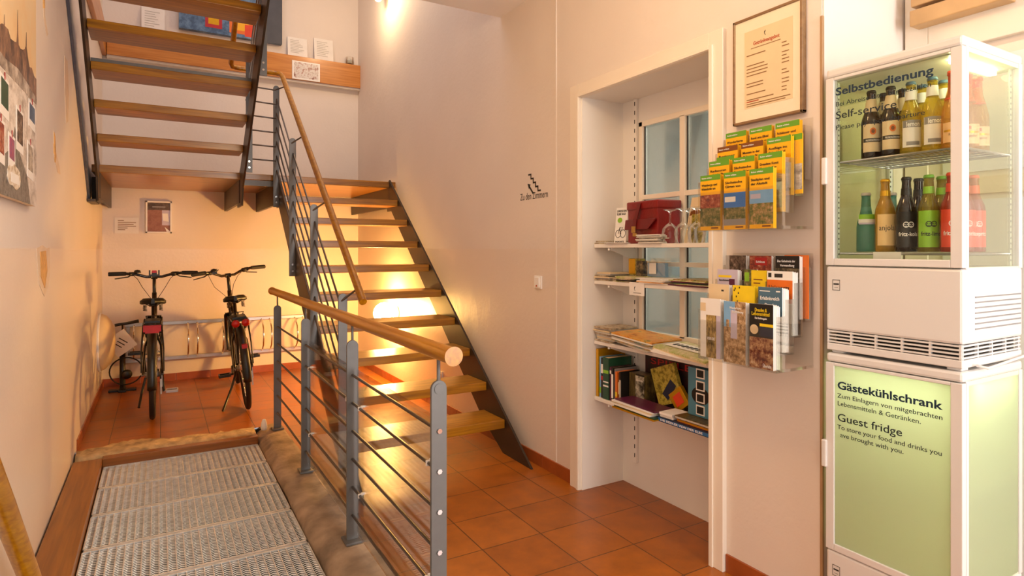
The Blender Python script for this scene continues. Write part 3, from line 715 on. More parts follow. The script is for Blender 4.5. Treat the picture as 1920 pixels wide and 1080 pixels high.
b = MB(); c = V(px-.01, py-.06, .455); b.obox(c, (.076, 0, .055), (-.055, 0, .076), (0, .0012, 0)); sg = b.build('paper_sign', 'paper', t)
b = MB(); ux, uu = V(.81, 0, -.586), V(.586, 0, .81)
for i, (w, d) in enumerate(((.07, .03), (.06, .0), (.05, -.03))): b.obox(c+uu*d+V(0, -.0016, 0), ux*(w*.6), uu*.004, (0, .0004, 0))
b.build('sign_lines', 'ink', sg)

# ------------------------------------------------------------------ bicycles
def bicycle(name, label, loc, rz, lean, crank_deg, steer, riser, sided):
    """built rear contact at origin, forward +Y"""
    t = thing(name, label, 'bicycle', (0, 0, 0))
    R = .345; WB = 1.08
    frame = MB(); BBp = V(0, .45, .285); ST = V(0, .315, .70); HB = V(0, .945, .645); HTp = V(0, .885, .83); RA = V(0, 0, R); FA = V(0, WB, R)
    frame.tube([BBp, ST], .017, 14); frame.tube([ST-V(0, -.01, .06), HTp-V(0, -.01, .05)], .018, 14); frame.tube([HB+V(0, -.005, .03), BBp], .021, 14); frame.tube([HB, HTp], .022, 14)
    for sx in (-1, 1):
        frame.tube([BBp+V(sx*.025, -.03, 0), V(sx*.062, .12, .33), V(sx*.066, 0, R)], .010, 10)
        frame.tube([ST+V(sx*.02, 0, -.07), V(sx*.055, .14, .55), V(sx*.066, 0, R)], .009, 10)
    frame.cyl(BBp+V(-.04, 0, 0), BBp+V(.04, 0, 0), .024, n=14)
    frame.build('frame', 'bike_paint', t)
    def wheel(nm, ax, rot=None):
        w = MB(); w.tube([V(0, ax.y+math.cos(a*PI/24)*(R-.02), ax.z+math.sin(a*PI/24)*(R-.02)) for a in range(48)], .020, 12, closed=True)
        tyre = w.build(nm, 'rubber', t)
        w = MB(); w.tube([V(0, ax.y+math.cos(a*PI/24)*(R-.052), ax.z+math.sin(a*PI/24)*(R-.052)) for a in range(48)], .012, 8, closed=True); w.build('rim', 'steel_dark', tyre)
        w = MB()
        for i in range(32):
            a = 2*PI*i/32; sx = 1 if i % 2 else -1; o = .35 if (i//2) % 2 else -.35
            w.tube([V(sx*.028, ax.y+math.cos(a+o)*.03, ax.z+math.sin(a+o)*.03), V(0, ax.y+math.cos(a)*(R-.06), ax.z+math.sin(a)*(R-.06))], .0013, 5)
        w.build('spokes', 'chrome', tyre)
        w = MB(); w.cyl(ax+V(-.05, 0, 0), ax+V(.05, 0, 0), .022, n=14); w.cyl(ax+V(-.032, 0, 0), ax+V(-.026, 0, 0), .034, n=16); w.cyl(ax+V(.026, 0, 0), ax+V(.032, 0, 0), .034, n=16); w.cyl(ax+V(-.075, 0, 0), ax+V(.075, 0, 0), .007, n=8); w.build('hub', 'rack_steel', tyre)
        return tyre
    rear = wheel('rear_wheel', RA); front = wheel('front_wheel', FA)
    def guard(nm, ax, a0, a1):
        w = MB(); n = 18; rows = []
        for i in range(n+1):
            a = a0+(a1-a0)*i/n; c, s_ = math.cos(a), math.sin(a); r = R+.018
            rows.append(w._add([V(x, ax.y+c*(r+h), ax.z+s_*(r+h)) for x, h in ((-.030, -.022), (-.024, -.004), (0, .004), (.024, -.004), (.030, -.022))]))
        for i in range(n):
            for k in range(4): w._face([rows[i]+k, rows[i]+k+1, rows[i+1]+k+1, rows[i+1]+k], True)
        return w.build(nm, 'black_plastic', t, solid=.002)
    guard('mudguard', RA, PI*.42, PI*1.05); guard('mudguard', FA, PI*.25, PI*.80)
    # fork, steerer, stem
    f = MB()
    for sx in (-1, 1): f.tube([V(sx*.05, .955, .70), V(sx*.052, .975, .62), V(sx*.055, WB, R)], [.016, .016, .011], 10)
    f.cyl(V(-.055, .955, .70), V(.055, .955, .70), .018, n=12); f.tube([HB, V(0, .955, .70)], .02, 12); f.build('fork', 'bike_paint', t)
    zb = 1.075; hp = V(0, .84, zb)
    f = MB(); f.tube([HTp, V(0, .855, .93)], .019, 14); f.tube([V(0, .855, .93), V(0, .835, 1.0), V(0, .835, zb)], .0145, 14); f.cyl(V(-.025, .84, zb), V(.025, .84, zb), .02, n=12); f.build('stem', 'black_plastic', t)
    # handlebar turned by steer
    cs, sn = math.cos(steer), math.sin(steer)
    def hb(x, y, z): return V(hp.x+x*cs-y*sn, hp.y+x*sn+y*cs, hp.z+z)
    bar = MB(); pts = [hb(-.33, -.05, riser*.9), hb(-.22, -.035, riser*.95), hb(-.14, -.005, riser*.7), hb(-.06, .0, .0), hb(.06, .0, .0), hb(.14, -.005, riser*.7), hb(.22, -.035, riser*.95), hb(.33, -.05, riser*.9)]
    bar.tube(pts, .0125, 12); ho = bar.build('handlebar', 'bike_paint', t)
    for sx in (-1, 1):
        g = MB(); g.tube([hb(sx*.215, -.034, riser*.95), hb(sx*.24, -.037, riser*.94), hb(sx*.34, -.052, riser*.89), hb(sx*.345, -.052, riser*.89)], [.017, .0185, .0185, .014], 12); g.build('grip', 'rubber', ho)
        g = MB(); g.tube([hb(sx*.17, .01, riser*.7), hb(sx*.20, .035, riser*.6-.02), hb(sx*.30, .03, riser*.6-.035)], [.008, .006, .005], 8); g.cyl(hb(sx*.16, -.01, riser*.8), hb(sx*.19, -.02, riser*.8), .019, n=10); g.build('brake_lever', 'black_plastic', ho)
        g = MB(); g.tube([hb(sx*.17, .03, riser*.7), hb(sx*.13, .08, -.02), hb(sx*.09, .10, -.10), V(0.02*sx, .95, .86), V(.02*sx, .93, .74)], .0025, 6); g.build('brake_cable', 'rubber', ho)
    g = MB(); g.lathe([(0, .03), (.022, .024), (.028, .008), (.028, 0), (0, 0)], hb(-.13, -.01, riser*.7+.012), 14); g.build('bell', 'black_plastic', ho)
    g = MB(); g.ball(hb(.15, -.015, riser*.7), .027, 12, .8); g.build('gear_shifter', 'black_plastic', ho)
    if sided == 'mount':
        g = MB(); g.box(-.042, .042, hp.y-.03, hp.y+.0, zb+.005, zb+.022); g.box(-.042, -.030, hp.y-.03, hp.y-.005, zb+.02, zb+.06); g.box(.030, .042, hp.y-.03, hp.y-.005, zb+.02, zb+.06); g.box(-.02, .02, hp.y-.02, hp.y-.01, zb+.02, zb+.05)
        g.build('phone_mount', 'black_plastic', ho)
        g = MB(); g.box(-.018, .018, hp.y-.034, hp.y-.02, zb+.036, zb+.058); g.build('mount_clip', 'tail_red', ho)
    else:
        for k in range(5):
            pass
        g = MB()
        for k in range(7): g.tube([hb(-.12, -.01, riser*.7), hb(-.12+.03*math.cos(k), -.02, riser*.7+.03+.008*math.sin(k*2))], .003, 6)
        g.box(*[v for p in ((hb(-.12, 0, 0).x-.02, hb(-.12, 0, 0).x+.02), (hb(-.12, 0, 0).y-.03, hb(-.12, 0, 0).y), (zb+riser*.5, zb+riser*.5+.035)) for v in p]); g.build('clamp_bracket', 'black_plastic', ho)
    # saddle
    f = MB(); f.tube([ST-V(0, -.01, .04), V(0, .262, .865)], .0135, 12); f.cyl(ST-V(0, 0, .02), ST+V(0, -.004, .01), .021, n=12); f.build('seat_post', 'black_plastic', t)
    rows = []; f = MB()
    prof = [(.10, .012), (.12, .075), (.16, .092), (.22, .080), (.28, .045), (.36, .028), (.40, .022), (.415, .010)]
    for (y, w) in prof:
        zt = .905+(.012 if y < .2 else .0)-(.01 if y > .35 else 0)
        rows.append(f._add([V(x*w, y, zt+dz) for x, dz in ((-1, -.03), (-1.0, -.008), (-.75, .012), (-.3, .015), (0, .010), (.3, .015), (.75, .012), (1.0, -.008), (1, -.03), (0, -.026))]))
    for i in range(len(rows)-1):
        for k in range(10): f._face([rows[i]+k, rows[i]+(k+1) % 10, rows[i+1]+(k+1) % 10, rows[i+1]+k][::-1], True)
    f._face([rows[0]+k for k in range(10)][::-1]); f._face([rows[-1]+k for k in range(10)]); sd = f.build('saddle', 'saddle_black', t)
    f = MB()
    for sx in (-1, 1):
        f.tube([V(sx*.05, .15, .885), V(sx*.025, .22, .865), V(sx*.02, .33, .865), V(sx*.012, .39, .885)], .0045, 8)
        f.tube([V(sx*.055+.013*math.cos(a*1.2), .135+.013*math.sin(a*1.2), .878-a*.0022) for a in range(22)], .003, 6)
    f.cyl(V(-.03, .265, .865), V(.03, .265, .865), .012, n=10); f.build('saddle_rails', 'steel_dark', sd)
    # carrier, lights, struts
    f = MB()
    for x in (-.06, -.02, .02, .06): f.tube([V(x, .24, .755), V(x, .0, .752), V(x, -.20, .75)], .0055, 8)
    for y in (.22, .05, -.12, -.20): f.tube([V(-.06, y, .752), V(.06, y, .752)], .0055, 8)
    for sx in (-1, 1):
        f.tube([V(sx*.06, -.05, .75), V(sx*.075, -.03, .55), V(sx*.076, 0, R+.02)], .0055, 8); f.tube([V(sx*.06, .20, .755), V(sx*.025, .29, .70)], .0055, 8); f.tube([V(sx*.06, -.16, .75), V(sx*.072, -.05, .60)], .005, 8)
    f.tube([V(-.045, .20, .758), V(-.045, .02, .80), V(.045, .02, .80), V(.045, .20, .758)], .004, 6)
    f.box(-.05, .05, -.10, .12, .752, .772); ca = f.build('carrier', 'black_plastic', t)
    f = MB()
    if sided == 'mount': f.box(-.058, .058, -.235, -.205, .705, .752); f.box(-.045, .045, -.24, -.23, .695, .745)
    else:
        f.lathe([(0, .012), (.025, .01), (.030, 0), (.028, -.02)], V(-.036, -.225, .735), 14, (0, -1, 0)); f.lathe([(0, .012), (.025, .01), (.030, 0), (.028, -.02)], V(.036, -.225, .735), 14, (0, -1, 0)); f.box(-.02, .02, -.405, -.36, .56, .59)
    f.build('tail_light', 'tail_red', ca)
    # drive side
    f = MB(); cr = BBp+V(.055, 0, 0)
    f.lathe([(.085, -.002), (.098, -.002), (.098, .002), (.085, .002), (.085, -.002)], cr, 28, (1, 0, 0))
    for k in range(5): a = 2*PI*k/5; f.tube([cr, cr+V(0, math.cos(a)*.09, math.sin(a)*.09)], .006, 6)
    f.tube([V(.055, .45, .285+.098), V(.055, .0, R+.042)], .004, 6); f.tube([V(.055, .45, .285-.098), V(.055, .06, R-.11), V(.055, 0, R-.042)], .004, 6)
    f.cyl(V(.048, 0, R), V(.060, 0, R), .042, n=20); f.build('chain_set', 'steel_dark', t)
    f = MB(); f.box(.05, .066, -.02, .02, R-.10, R-.01); f.box(.052, .062, .0, .03, R-.16, R-.09); f.build('derailleur', 'rack_steel', t)
    ca_ = math.radians(crank_deg); dv = V(0, math.cos(ca_), math.sin(ca_))*.17
    for sx, d in ((1, dv), (-1, -dv)):
        f = MB(); e = BBp+d; f.tube([BBp+V(sx*.06, 0, 0), V(sx*.075, 0, 0)+BBp+d], [.013, .010], 10); co = f.build('crank', 'black_plastic', t)
        f = MB(); c = V(sx*.135, 0, 0)+BBp+d
        for yy in (-.04, .04): f.box(c.x-.045, c.x+.045, c.y+yy-.006, c.y+yy+.006, c.z-.011, c.z+.011)
        for xx in (-.042, .042): f.box(c.x+xx-.006, c.x+xx+.006, c.y-.04, c.y+.04, c.z-.011, c.z+.011)
        f.cyl(V(sx*.075, c.y, c.z), V(sx*.17, c.y, c.z), .009, n=10); f.box(c.x-.04, c.x+.04, c.y-.006, c.y+.006, c.z-.006, c.z+.006)
        f.build('pedal', 'rack_steel' if (sided == 'mount' and sx > 0) else 'black_plastic', co, .002)
    f = MB(); f.tube([V(-.05, .12, .30), (V(-.075, .02, .20) if sided == 'mount' else V(-.10, .08, .18)), (V(-.09, -.06, .11) if sided == 'mount' else V(-.185, .02, .012))], [.010, .009, .010], 10); f.build('kickstand', 'black_plastic', t)
    f = MB()
    for sx in (-1, 1): f.ball(V(sx*.052, .17, .66), .020, 10); f.tube([V(sx*.045, .15, .62), V(sx*.052, .17, .66)], .008, 6)
    f.build('brake_arm', 'black_plastic', t)
    t.location = loc; t.rotation_euler = (0, lean, rz)
    return t
bicycle('bicycle', 'black bicycle on the left, seen straight from behind, with one wide red rear light', (-.035, 5.50, 0), math.radians(-.5), 0, -90, 0.03, .035, 'mount')
bicycle('bicycle', 'black bicycle on the right, leaning to the left with twin round rear lights', (.642, 5.42, .008), math.radians(-2), math.radians(-5.5), 12, math.radians(22), .05, 'twin')

# ------------------------------------------------------------------ right wall: sign, switch, price list
t = thing('wall_sign', 'black stair pictogram with the words Zu den Zimmern on the right wall', 'sign', (XR, 3.18, 1.7))
text('Zu den Zimmern', .062, 'ink', t, (XR-.0006, 3.338, 1.635), RIGHTW, width=.318)
b = MB(); x = XR-.001
sy, sz, s = 3.235, 1.79, .027
pts = [(0, 0), (1, 0), (1, -1), (2, -1), (2, -2), (3, -2), (3, -3), (4, -3), (4, -4), (5, -4)]
for (a, c), (d, e) in zip(pts[:-1], pts[1:]):
    y0, y1 = sorted((sy-a*s, sy-d*s)); z0, z1 = sorted((sz+c*s, sz+e*s)); b.box(x-.0006, x, y0-.005, y1+.005, z0-.005, z1+.005)
b.prism([(x, sy+.012, sz-.055), (x, sy-.022, sz-.062), (x, sy-.004, sz-.090)], (-.0006, 0, 0)); b.prism([(x, sy-.0, sz-.075), (x, sy-.012, sz-.07), (x, sy-.06, sz-.118), (x, sy-.052, sz-.128)], (-.0006, 0, 0))
b.build('pictogram', 'ink', t)
t = thing('light_switch', 'white light switch on the right wall below the stair pictogram', 'switch', (XR, 3.118, 1.12))
b = MB(); b.box(2.004, XR, 3.078, 3.158, 1.08, 1.16); b.build('switch_plate', 'white', t, .004)
b = MB(); b.obox((2.001, 3.118, 1.12), (.004, 0, .0006), (0, .026, 0), (-.0005, 0, .030)); b.build('rocker', 'white', t, .002)
b = MB(); b.box(1.9955, 1.998, 3.112, 3.124, 1.094, 1.104); b.build('indicator', 'ink_red', t)
t = thing('wall_glint', 'small white modelled glint low on the right wall behind the second stair tread', 'glint', (XR, 4.6, .28))
b = MB(); b.box(2.003, XR, 4.56, 4.64, .24, .32); b.build('glint_plate', 'white', t, .004)  # white plate and disc modelled in place of a glint on the wall
b = MB(); b.lathe([(.025, .002), (.025, -.008), (0, -.008)], (2.003, 4.6, .28), 18, (-1, 0, 0)); b.build('glint_disc', 'paper_grey', t)
t = thing('price_frame', 'gold-framed price list under glass beside the niche casing', 'picture', (2.0, 1.497, 1.814))
y0, y1, z0, z1, w = 1.345, 1.649, 1.814, 2.228, .010
b = MB(); b.box(1.990, XR, y0, y1, z0, z0+w); b.box(1.990, XR, y0, y1, z1-w, z1); b.box(1.990, XR, y0, y0+w, z0, z1); b.box(1.990, XR, y1-w, y1, z0, z1); b.build('frame', 'frame_gold', t, .002)
b = MB(); b.box(1.995, 2.010, y0+w, y1-w, z0+w, z1-w); b.build('mat_board', 'mat_board', t)
b = MB(); b.box(1.994, 1.9955, 1.385, 1.595, 1.872, 2.172); b.build('price_sheet', 'paper_cream', t)
xs = 1.9935
text('Getränkeangebot', .02, 'ink_red', t, (xs, 1.555, 2.112), RIGHTW, width=.115, bold=.01)
b = MB(); rnd = random.Random(11)
def pl(yy, zz, w, h=.0032): b.box(xs-.0004, xs, yy-w, yy, zz, zz+h)
pl(1.565, 2.10, .13, .0022)
for zz, w in ((2.075, .085), (2.035, .08), (2.022, .095), (2.009, .095), (1.996, .09), (1.965, .075), (1.953, .075), (1.925, .085), (1.902, .12)): pl(1.585, zz, w)
for zz in (2.085, 2.072, 2.05, 2.037, 2.024, 2.011, 1.985, 1.972, 1.951, 1.938, 1.922, 1.909): pl(1.43, zz, .03 if rnd.random() > .5 else .02)
for zz, w in ((1.8815, .17), (1.890, .19)): pl(1.585, zz-.004, w, .003)
b.build('price_lines', 'ink_brown', t)
b = MB(); b.box(xs-.0004, xs, 1.53, 1.585, 1.8945, 1.898); b.build('red_line', 'ink_red', t)
b = MB(); b.prism([(xs, 1.495+.010*math.cos(a), 2.146+.010*math.sin(a)) for a in [(-1.2+i*.3) for i in range(9)]]+[(xs, 1.497+.008*math.cos(a), 2.148+.008*math.sin(a)) for a in [(1.2-i*.4) for i in range(7)]], (-.0004, 0, 0)); b.build('moon_logo', 'ink', t)

# ------------------------------------------------------------------ brochure holders and brochures
YB0, YB1 = 1.322, 1.660; CW = (YB1-YB0)/3
RX = [1.985, 1.937, 1.889, 1.841]
def holder(name, label, tops, h, zbase):
    t = thing(name, label, 'brochure holder', (2.0, 1.49, zbase))
    b = MB(); b.box(2.010, 2.013, YB0-.004, YB1+.004, zbase, tops[0]+.01)
    b.build('back_sheet', 'acrylic', t)
    for r in range(4):
        x = RX[r]; zb = tops[r]-h-.004; zf = zb+.15
        b = MB(); b.box(x-.030, x-.028, YB0-.004, YB1+.004, zb, zf)                 # front
        b.box(x+.014, x+.016, YB0-.004, YB1+.004, zb, zb+.19)                        # back of the row
        b.box(x-.030, x+.016, YB0-.004, YB1+.004, zb-.002, zb)                       # floor
        for k in range(4):
            y = YB0+CW*k; y += -.003 if k == 0 else (.003 if k == 3 else 0)
            b.box(x-.030, x+.016, y-.001, y+.001, zb, zb+.19)
        b.build('pocket_row', 'acrylic', t)
    for q in ((YB0-.006, YB0-.0045), (YB1+.0045, YB1+.006)):
        b = MB(); b.box(1.84, 2.012, q[0], q[1], zbase, zbase+.01); b.build('side_rib', 'acrylic', t)
    return t
topA = [1.782, 1.722, 1.662, 1.604]; topB = [1.297, 1.243, 1.187, 1.130]
holder('brochure_holder', 'clear wall holder of yellow travel brochures below the price list', topA, .21, 1.392)
holder('brochure_holder', 'clear wall holder of mixed leaflets, the lower of the two', topB, .225, .90)
posn = ['left', 'middle', 'right']; rown = ['top', 'second', 'third', 'bottom']
def brochure(r, c, top, h, copies, label, areas, texts=(), group=None, body='paper', wfrac=.92, dy=0, front=-.026, name='brochure'):
    """c counts from the left in the photo (largest y first)"""
    y1 = YB1-CW*c-.004+dy; w = (CW-.008)*wfrac; x = RX[r]+front; zb = top-h
    t = thing(name, label, 'brochure', (x, y1-w/2, zb), group)
    b = MB()
    for k in range(copies): b.box(x+k*.0062, x+.0045+k*.0062, y1-w, y1-.0004*k, zb, top-.003*(k % 2)-.001*k)
    b.build('pages', body, t)
    b = MB(); printed(b, (x, y1, zb), RIGHTW[0], RIGHTW[1], w, h, areas); b.build('cover', 'yellow', t)
    for s, fx, fz, sz, m, wd in texts:
        text(s, sz, m, t, (x-.0018, y1-w*fx, zb+h*fz), RIGHTW, width=w*wd if wd else None, bold=.012)
    return t
G = 'yellow travel brochures in the upper holder'
band = lambda m: [(0, 1, 0, 1, 'yellow'), (0, 1, .90, 1, m)]
titlesA = [['Wanderkarte', 'Rund ums Elbtal', 'Schlösser und'], ['Regionen', 'Museen in der', 'Ausflüge ins'], ['Radtouren', 'Sächsische', 'Dresdens Kunst'], ['Weinberge und', 'Sächsische', 'Stadtplan und']]
sub2 = [['und Sehenswürdigkeiten', 'und Umgebung', 'Gärten am Fluss'], ['in Sachsen', 'Altstadt', 'Grüne Umland'], ['entlang der Elbe', '& weite Täler', 'Museen, Ausflüge'], ['Weindörfer am', 'Gärten von', 'der Altstadt']]
for r in range(4):
    for c in range(3):
        m = 'brown' if (r == 1 and c < 2) else 'green'
        ar = band(m); lab = 'yellow brochure with a %s band, %s row of the upper holder, %s column' % (m, rown[r], posn[c])
        if r == 3:
            pic = [[(0, 1, .07, .40, 'photo_trees'), (.0, 1, .40, .64, 'photo_festival')], [(0, 1, .07, .18, 'grey'), (0, 1, .18, .38, 'photo_trees'), (0, 1, .38, .64, 'deep_sky'), (.05, .55, .48, .57, 'paper')], [(0, 1, .07, .42, 'photo_village'), (0, 1, .42, .64, 'sky_blue'), (.05, .48, .50, .58, 'lilac')]][c]
            ar = ar+pic+[(.55, .9, .025, .05, 'brown')]
            lab = ['yellow brochure with festival and trees on it, bottom row left of the upper holder', 'yellow brochure with a palace under deep blue sky, bottom row centre of the upper holder', 'yellow brochure with a village under pale sky, bottom row right of the upper holder'][c]
        elif r == 0 and c == 2: ar = ar+[(0, 1, .07, .55, 'photo_grey')]
        else: ar = ar+[(0, 1, .07, .55, 'photo_village')]
        brochure(r, c, topA[r], .21, 3, lab, ar, [(titlesA[r][c], .07, .80, .012, 'ink', .78), (sub2[r][c], .07, .73, .012, 'ink', .7), ('Reisen erleben', .08, .935, .008, 'white', .5)], G, 'yellow')
brochure(2, 0, topA[2]+.016, .21, 1, 'yellow brochure standing taller at the left end of the third row, upper holder', band('green'), [], G, 'yellow', .8, -.018, -.004)
brochure(1, 2, topA[1]+.004, .21, 1, 'yellow brochure pushed to the right end of the second row of the upper holder', band('green')+[(0, 1, .07, .5, 'photo_grey')], [], G, 'yellow', .9, -.03, -.003)
G = 'mixed leaflets in the lower holder'; h = .225
brochure(0, 0, topB[0], h, 3, 'dark brown leaflet with a cave photo, top row left of the lower holder', [(0, 1, 0, 1, 'photo_cave'), (0, .18, 0, 1, 'paper_grey')], [], G)
brochure(0, 1, topB[0], h, 2, 'leaflet with a red headline box over a blue festival photo, top row centre', [(0, 1, 0, 1, 'photo_festival'), (.25, .8, .84, .97, 'red'), (.1, .7, .55, .75, 'spritz_red')], [('Schloss', .30, .88, .012, 'white', .4)], G)
brochure(0, 2, topB[0], h, 3, 'black leaflet showing a white hand, top row right of the lower holder', [(0, 1, 0, 1, 'photo_hand'), (0, 1, .80, 1, 'black')], [('Das Geheimnis der', .08, .90, .012, 'white', .75), ('Verwandlung', .2, .83, .012, 'white', .6)], G)
brochure(0, 2, topB[0]+.003, h, 1, 'orange leaflet sticking out on the right of the top row of the lower holder', [(0, 1, 0, 1, 'orange')], [], G, 'orange', .9, -.022, -.006)
brochure(1, 0, topB[1], h, 4, 'lilac grey leaflet with a yellow line and maroon badge, second row left', [(0, 1, 0, 1, 'lilac'), (.05, .7, .86, .90, 'bright_yellow'), (.58, .86, .70, .84, 'purple')], [('Sandstein', .08, .80, .01, 'ink', .5)], G)
brochure(1, 1, topB[1]+.002, h, 2, 'green and dark leaflet with foliage, second row centre left', [(0, 1, 0, 1, 'photo_trees'), (.05, .4, .80, .95, 'lime')], [], G, 'paper', .55, .0, -.010)
brochure(1, 1, topB[1], h, 3, 'plain yellow leaflet with small text lines, second row centre', [(0, 1, 0, 1, 'bright_yellow'), (.15, .75, .84, .86, 'brown'), (.15, .6, .78, .80, 'brown')], [], G, 'bright_yellow', .62, -.042, -.022)
brochure(1, 2, topB[1], h, 5, 'white and orange leaflet titled Liniennetz, second row right of the lower holder', [(0, 1, 0, 1, 'white'), (0, 1, 0, .86, 'orange'), (.05, .18, .90, .97, 'ink'), (.3, .62, .90, .96, 'ink'), (0, 1, 0, .50, 'photo_map')], [('Liniennetz', .07, .70, .025, 'ink', .8)], G, 'paper', .98)
brochure(2, 0, topB[2], h, 3, 'cream white leaflet with a small dark figure, third row left of the lower holder', [(0, 1, 0, 1, 'paper_cream'), (.62, .74, .88, .91, 'ink'), (.55, .8, .55, .62, 'brown')], [], G)
brochure(2, 1, topB[2], h, 3, 'bright yellow leaflet with a scatter of black specks, third row centre', [(0, 1, 0, 1, 'bright_yellow')]+[(x/20., x/20.+.05, y, y+.03, 'black') for x, y in ((1, .9), (3, .8), (2, .93), (5, .86), (4, .72), (2, .7), (6, .95), (1, .6))], [], G, 'bright_yellow')
brochure(2, 2, topB[2], h, 6, 'grey-blue leaflet titled Erlebnisreich, third row right of the lower holder', [(0, 1, 0, 1, 'slate'), (0, 1, 0, .55, 'photo_map'), (.05, .5, .93, .945, 'white'), (.75, .92, .93, .95, 'white')], [('Erlebnisreich', .08, .80, .018, 'white', .8), ('Dresden', .28, .70, .016, 'white', .5)], G, 'paper')
brochure(3, 0, topB[3]+.004, h, 5, 'white leaflet with a tall strip of bottles and glasses, bottom row left', [(0, 1, 0, 1, 'white'), (.30, .80, 0, .72, 'photo_wine'), (.80, 1, 0, .72, 'lilac'), (0, .28, .78, .92, 'paper_cream')], [('VOR ORT', .36, .30, .016, 'white', .4)], G)
brochure(3, 1, topB[3], h, 5, 'pale blue leaflet with old town towers and a round stamp, bottom row centre', [(0, 1, 0, 1, 'photo_old_town'), (.0, .52, .58, 1, 'sky_blue'), (.32, .62, .40, .86, 'lilac'), (.12, .26, .48, .70, 'photo_old_town')], [('Wunderbare', .28, .88, .012, 'white', .5), ('Stadtführung', .40, .82, .012, 'white', .5)], G)
lf = brochure(3, 2, topB[3], h, 6, 'black leaflet with yellow title and a cheering crowd, bottom row right', [(0, 1, 0, 1, 'black'), (.42, 1, .50, .66, 'navy'), (0, 1, 0, .48, 'photo_crowd'), (.44, 1, .655, .70, 'bright_yellow')], [('Dresden &', .24, .88, .018, 'bright_yellow', .5), ('Lebensmittel', .10, .82, .018, 'bright_yellow', .75), ('Das Stadtmagazin', .24, .765, .010, 'white', .5), ('Überlebt', .58, .03, .016, 'white', .35)], G)
b = MB(); y1 = YB1-CW*2-.004; w = (CW-.008)*.92; b.prism([(RX[3]-.0285, y1-w*.22+.017*math.cos(a*PI/10), topB[3]-h*.40+.017*math.sin(a*PI/10)) for a in range(20)], (-.0004, 0, 0)); b.build('round_stamp', 'paper_cream', lf)

# ------------------------------------------------------------------ niche shelves
for i, (z, lb) in enumerate(((1.350, 'white niche shelf carrying the red box and the wine glasses'), (1.150, 'white niche shelf with the hanging moon tag on its edge'), (.818, 'white niche shelf under the piled newspapers'), (.508, 'lowest white niche shelf, holding the books and game boxes'))):
    t = thing('niche_shelf', lb, 'shelf', (2.19, 2.22, z-.02), 'shelves in the niche')
    b = MB(); b.box(2.088, 2.298, HN+.014, HF-.016, z-.020, z); b.build('board', 'white_lacquer', t, .002)
    for y in (2.553, 1.795):
        b = MB(); b.prism([(2.296, y-.004, z-.022), (2.115, y-.004, z-.022), (2.115, y-.004, z-.034), (2.296, y-.004, z-.095)], (0, .008, 0)); b.build('bracket', 'white_lacquer', t)
        b = MB(); b.cyl((2.10, y, z-.034), (2.10, y, z-.020), .007, n=10); b.build('bracket_cap', 'white', t)
for y, z0, lb in ((2.556, .138, 'slotted white shelf rail on the back of the niche near the window frame'), (1.95, .138, 'slotted white shelf rail hidden behind the near casing')):
    if y < 2: continue
    t = thing('shelf_rail', lb, 'shelf rail', (2.295, y, z0))
    b = MB(); b.box(2.284, 2.299, y-.013, y+.013, z0, 2.155); b.build('rail_channel', 'white_lacquer', t, .002)
    b = MB()
    for i in range(40):
        z = z0+.03+i*.05
        if z < 2.13: b.box(2.2832, 2.2845, y-.003, y+.003, z, z+.022)
    b.build('rail_slots', 'gasket', t)

def flat_pile(name, label, cat, x0, x1, y0, y1, z, n, th, mats, seed, top=None, jit=.02, group=None, rot=.05, droop=0):
    """pile of papers, each sheet its own slab, slightly turned; one thing"""
    rnd = random.Random(seed); t = thing(name, label, cat, ((x0+x1)/2, (y0+y1)/2, z), group)
    for k in range(n):
        b = MB(); cx = (x0+x1)/2+rnd.uniform(-jit, jit)*.4; cy = (y0+y1)/2+rnd.uniform(-jit, jit); a = rnd.uniform(-rot, rot)
        ax = V(math.cos(a), math.sin(a), 0)*((x1-x0)/2); ay = V(-math.sin(a), math.cos(a), 0)*((y1-y0)/2)
        b.obox((cx, cy, z+th*(k+.5)), ax, ay, (0, 0, th*.46)); b.build('sheet', (top if (top and k == n-1) else mats[k % len(mats)]), t, .0008)
    return t
# top shelf
S1 = 1.3505
flat_pile('newspaper', 'folded newspapers at the far left end of the shelf with the red box', 'newspaper', 2.10, 2.26, 2.575, 2.665, S1, 3, .006, ['photo_news', 'paper_grey'], 1)
flat_pile('leaflet', 'flat white leaflets on the shelf in front of the red box', 'leaflet', 2.080, 2.100, 2.37, 2.55, S1, 2, .003, ['paper'], 2, rot=.02)
flat_pile('leaflet', 'dark-edged stack of leaflets between the red box and the wine glasses', 'leaflet', 2.080, 2.125, 2.14, 2.30, S1, 8, .0055, ['paper', 'photo_grey', 'paper_grey'], 3, top='paper', rot=.12)
t = thing('bike_map', 'white leaflet with a bicycle drawing standing left of the red box', 'leaflet', (2.15, 2.52, S1))
b = MB(); b.prism([(2.135, 2.462, S1), (2.135, 2.555, S1), (2.155, 2.555, S1+.195), (2.155, 2.462, S1+.195)], (.004, 0, 0)); b.build('pages', 'white', t)
lu = V(.02, 0, .195).normalized(); fc = (V(0, -1, 0), lu); o = V(2.1345, 2.555, S1)
text('DRESDEN', .016, 'ink', t, o+lu*.172+V(-.0004, -.008, 0), fc, width=.075, bold=.02); text('ELBE RAD', .016, 'ink', t, o+lu*.156+V(-.0004, -.008, 0), fc, width=.07, bold=.02); text('RADKARTE', .012, 'ink', t, o+lu*.008+V(-.0004, -.01, 0), fc, width=.07, bold=.02)
b = MB()
for cy, cz in ((-.030, .055), (-.068, .055)): b.tube([o+V(-.0006, cy, 0)+lu*cz+V(0, .021*math.cos(a*PI/8), 0)+lu*(.021*math.sin(a*PI/8)) for a in range(16)], .0014, 5, closed=True)
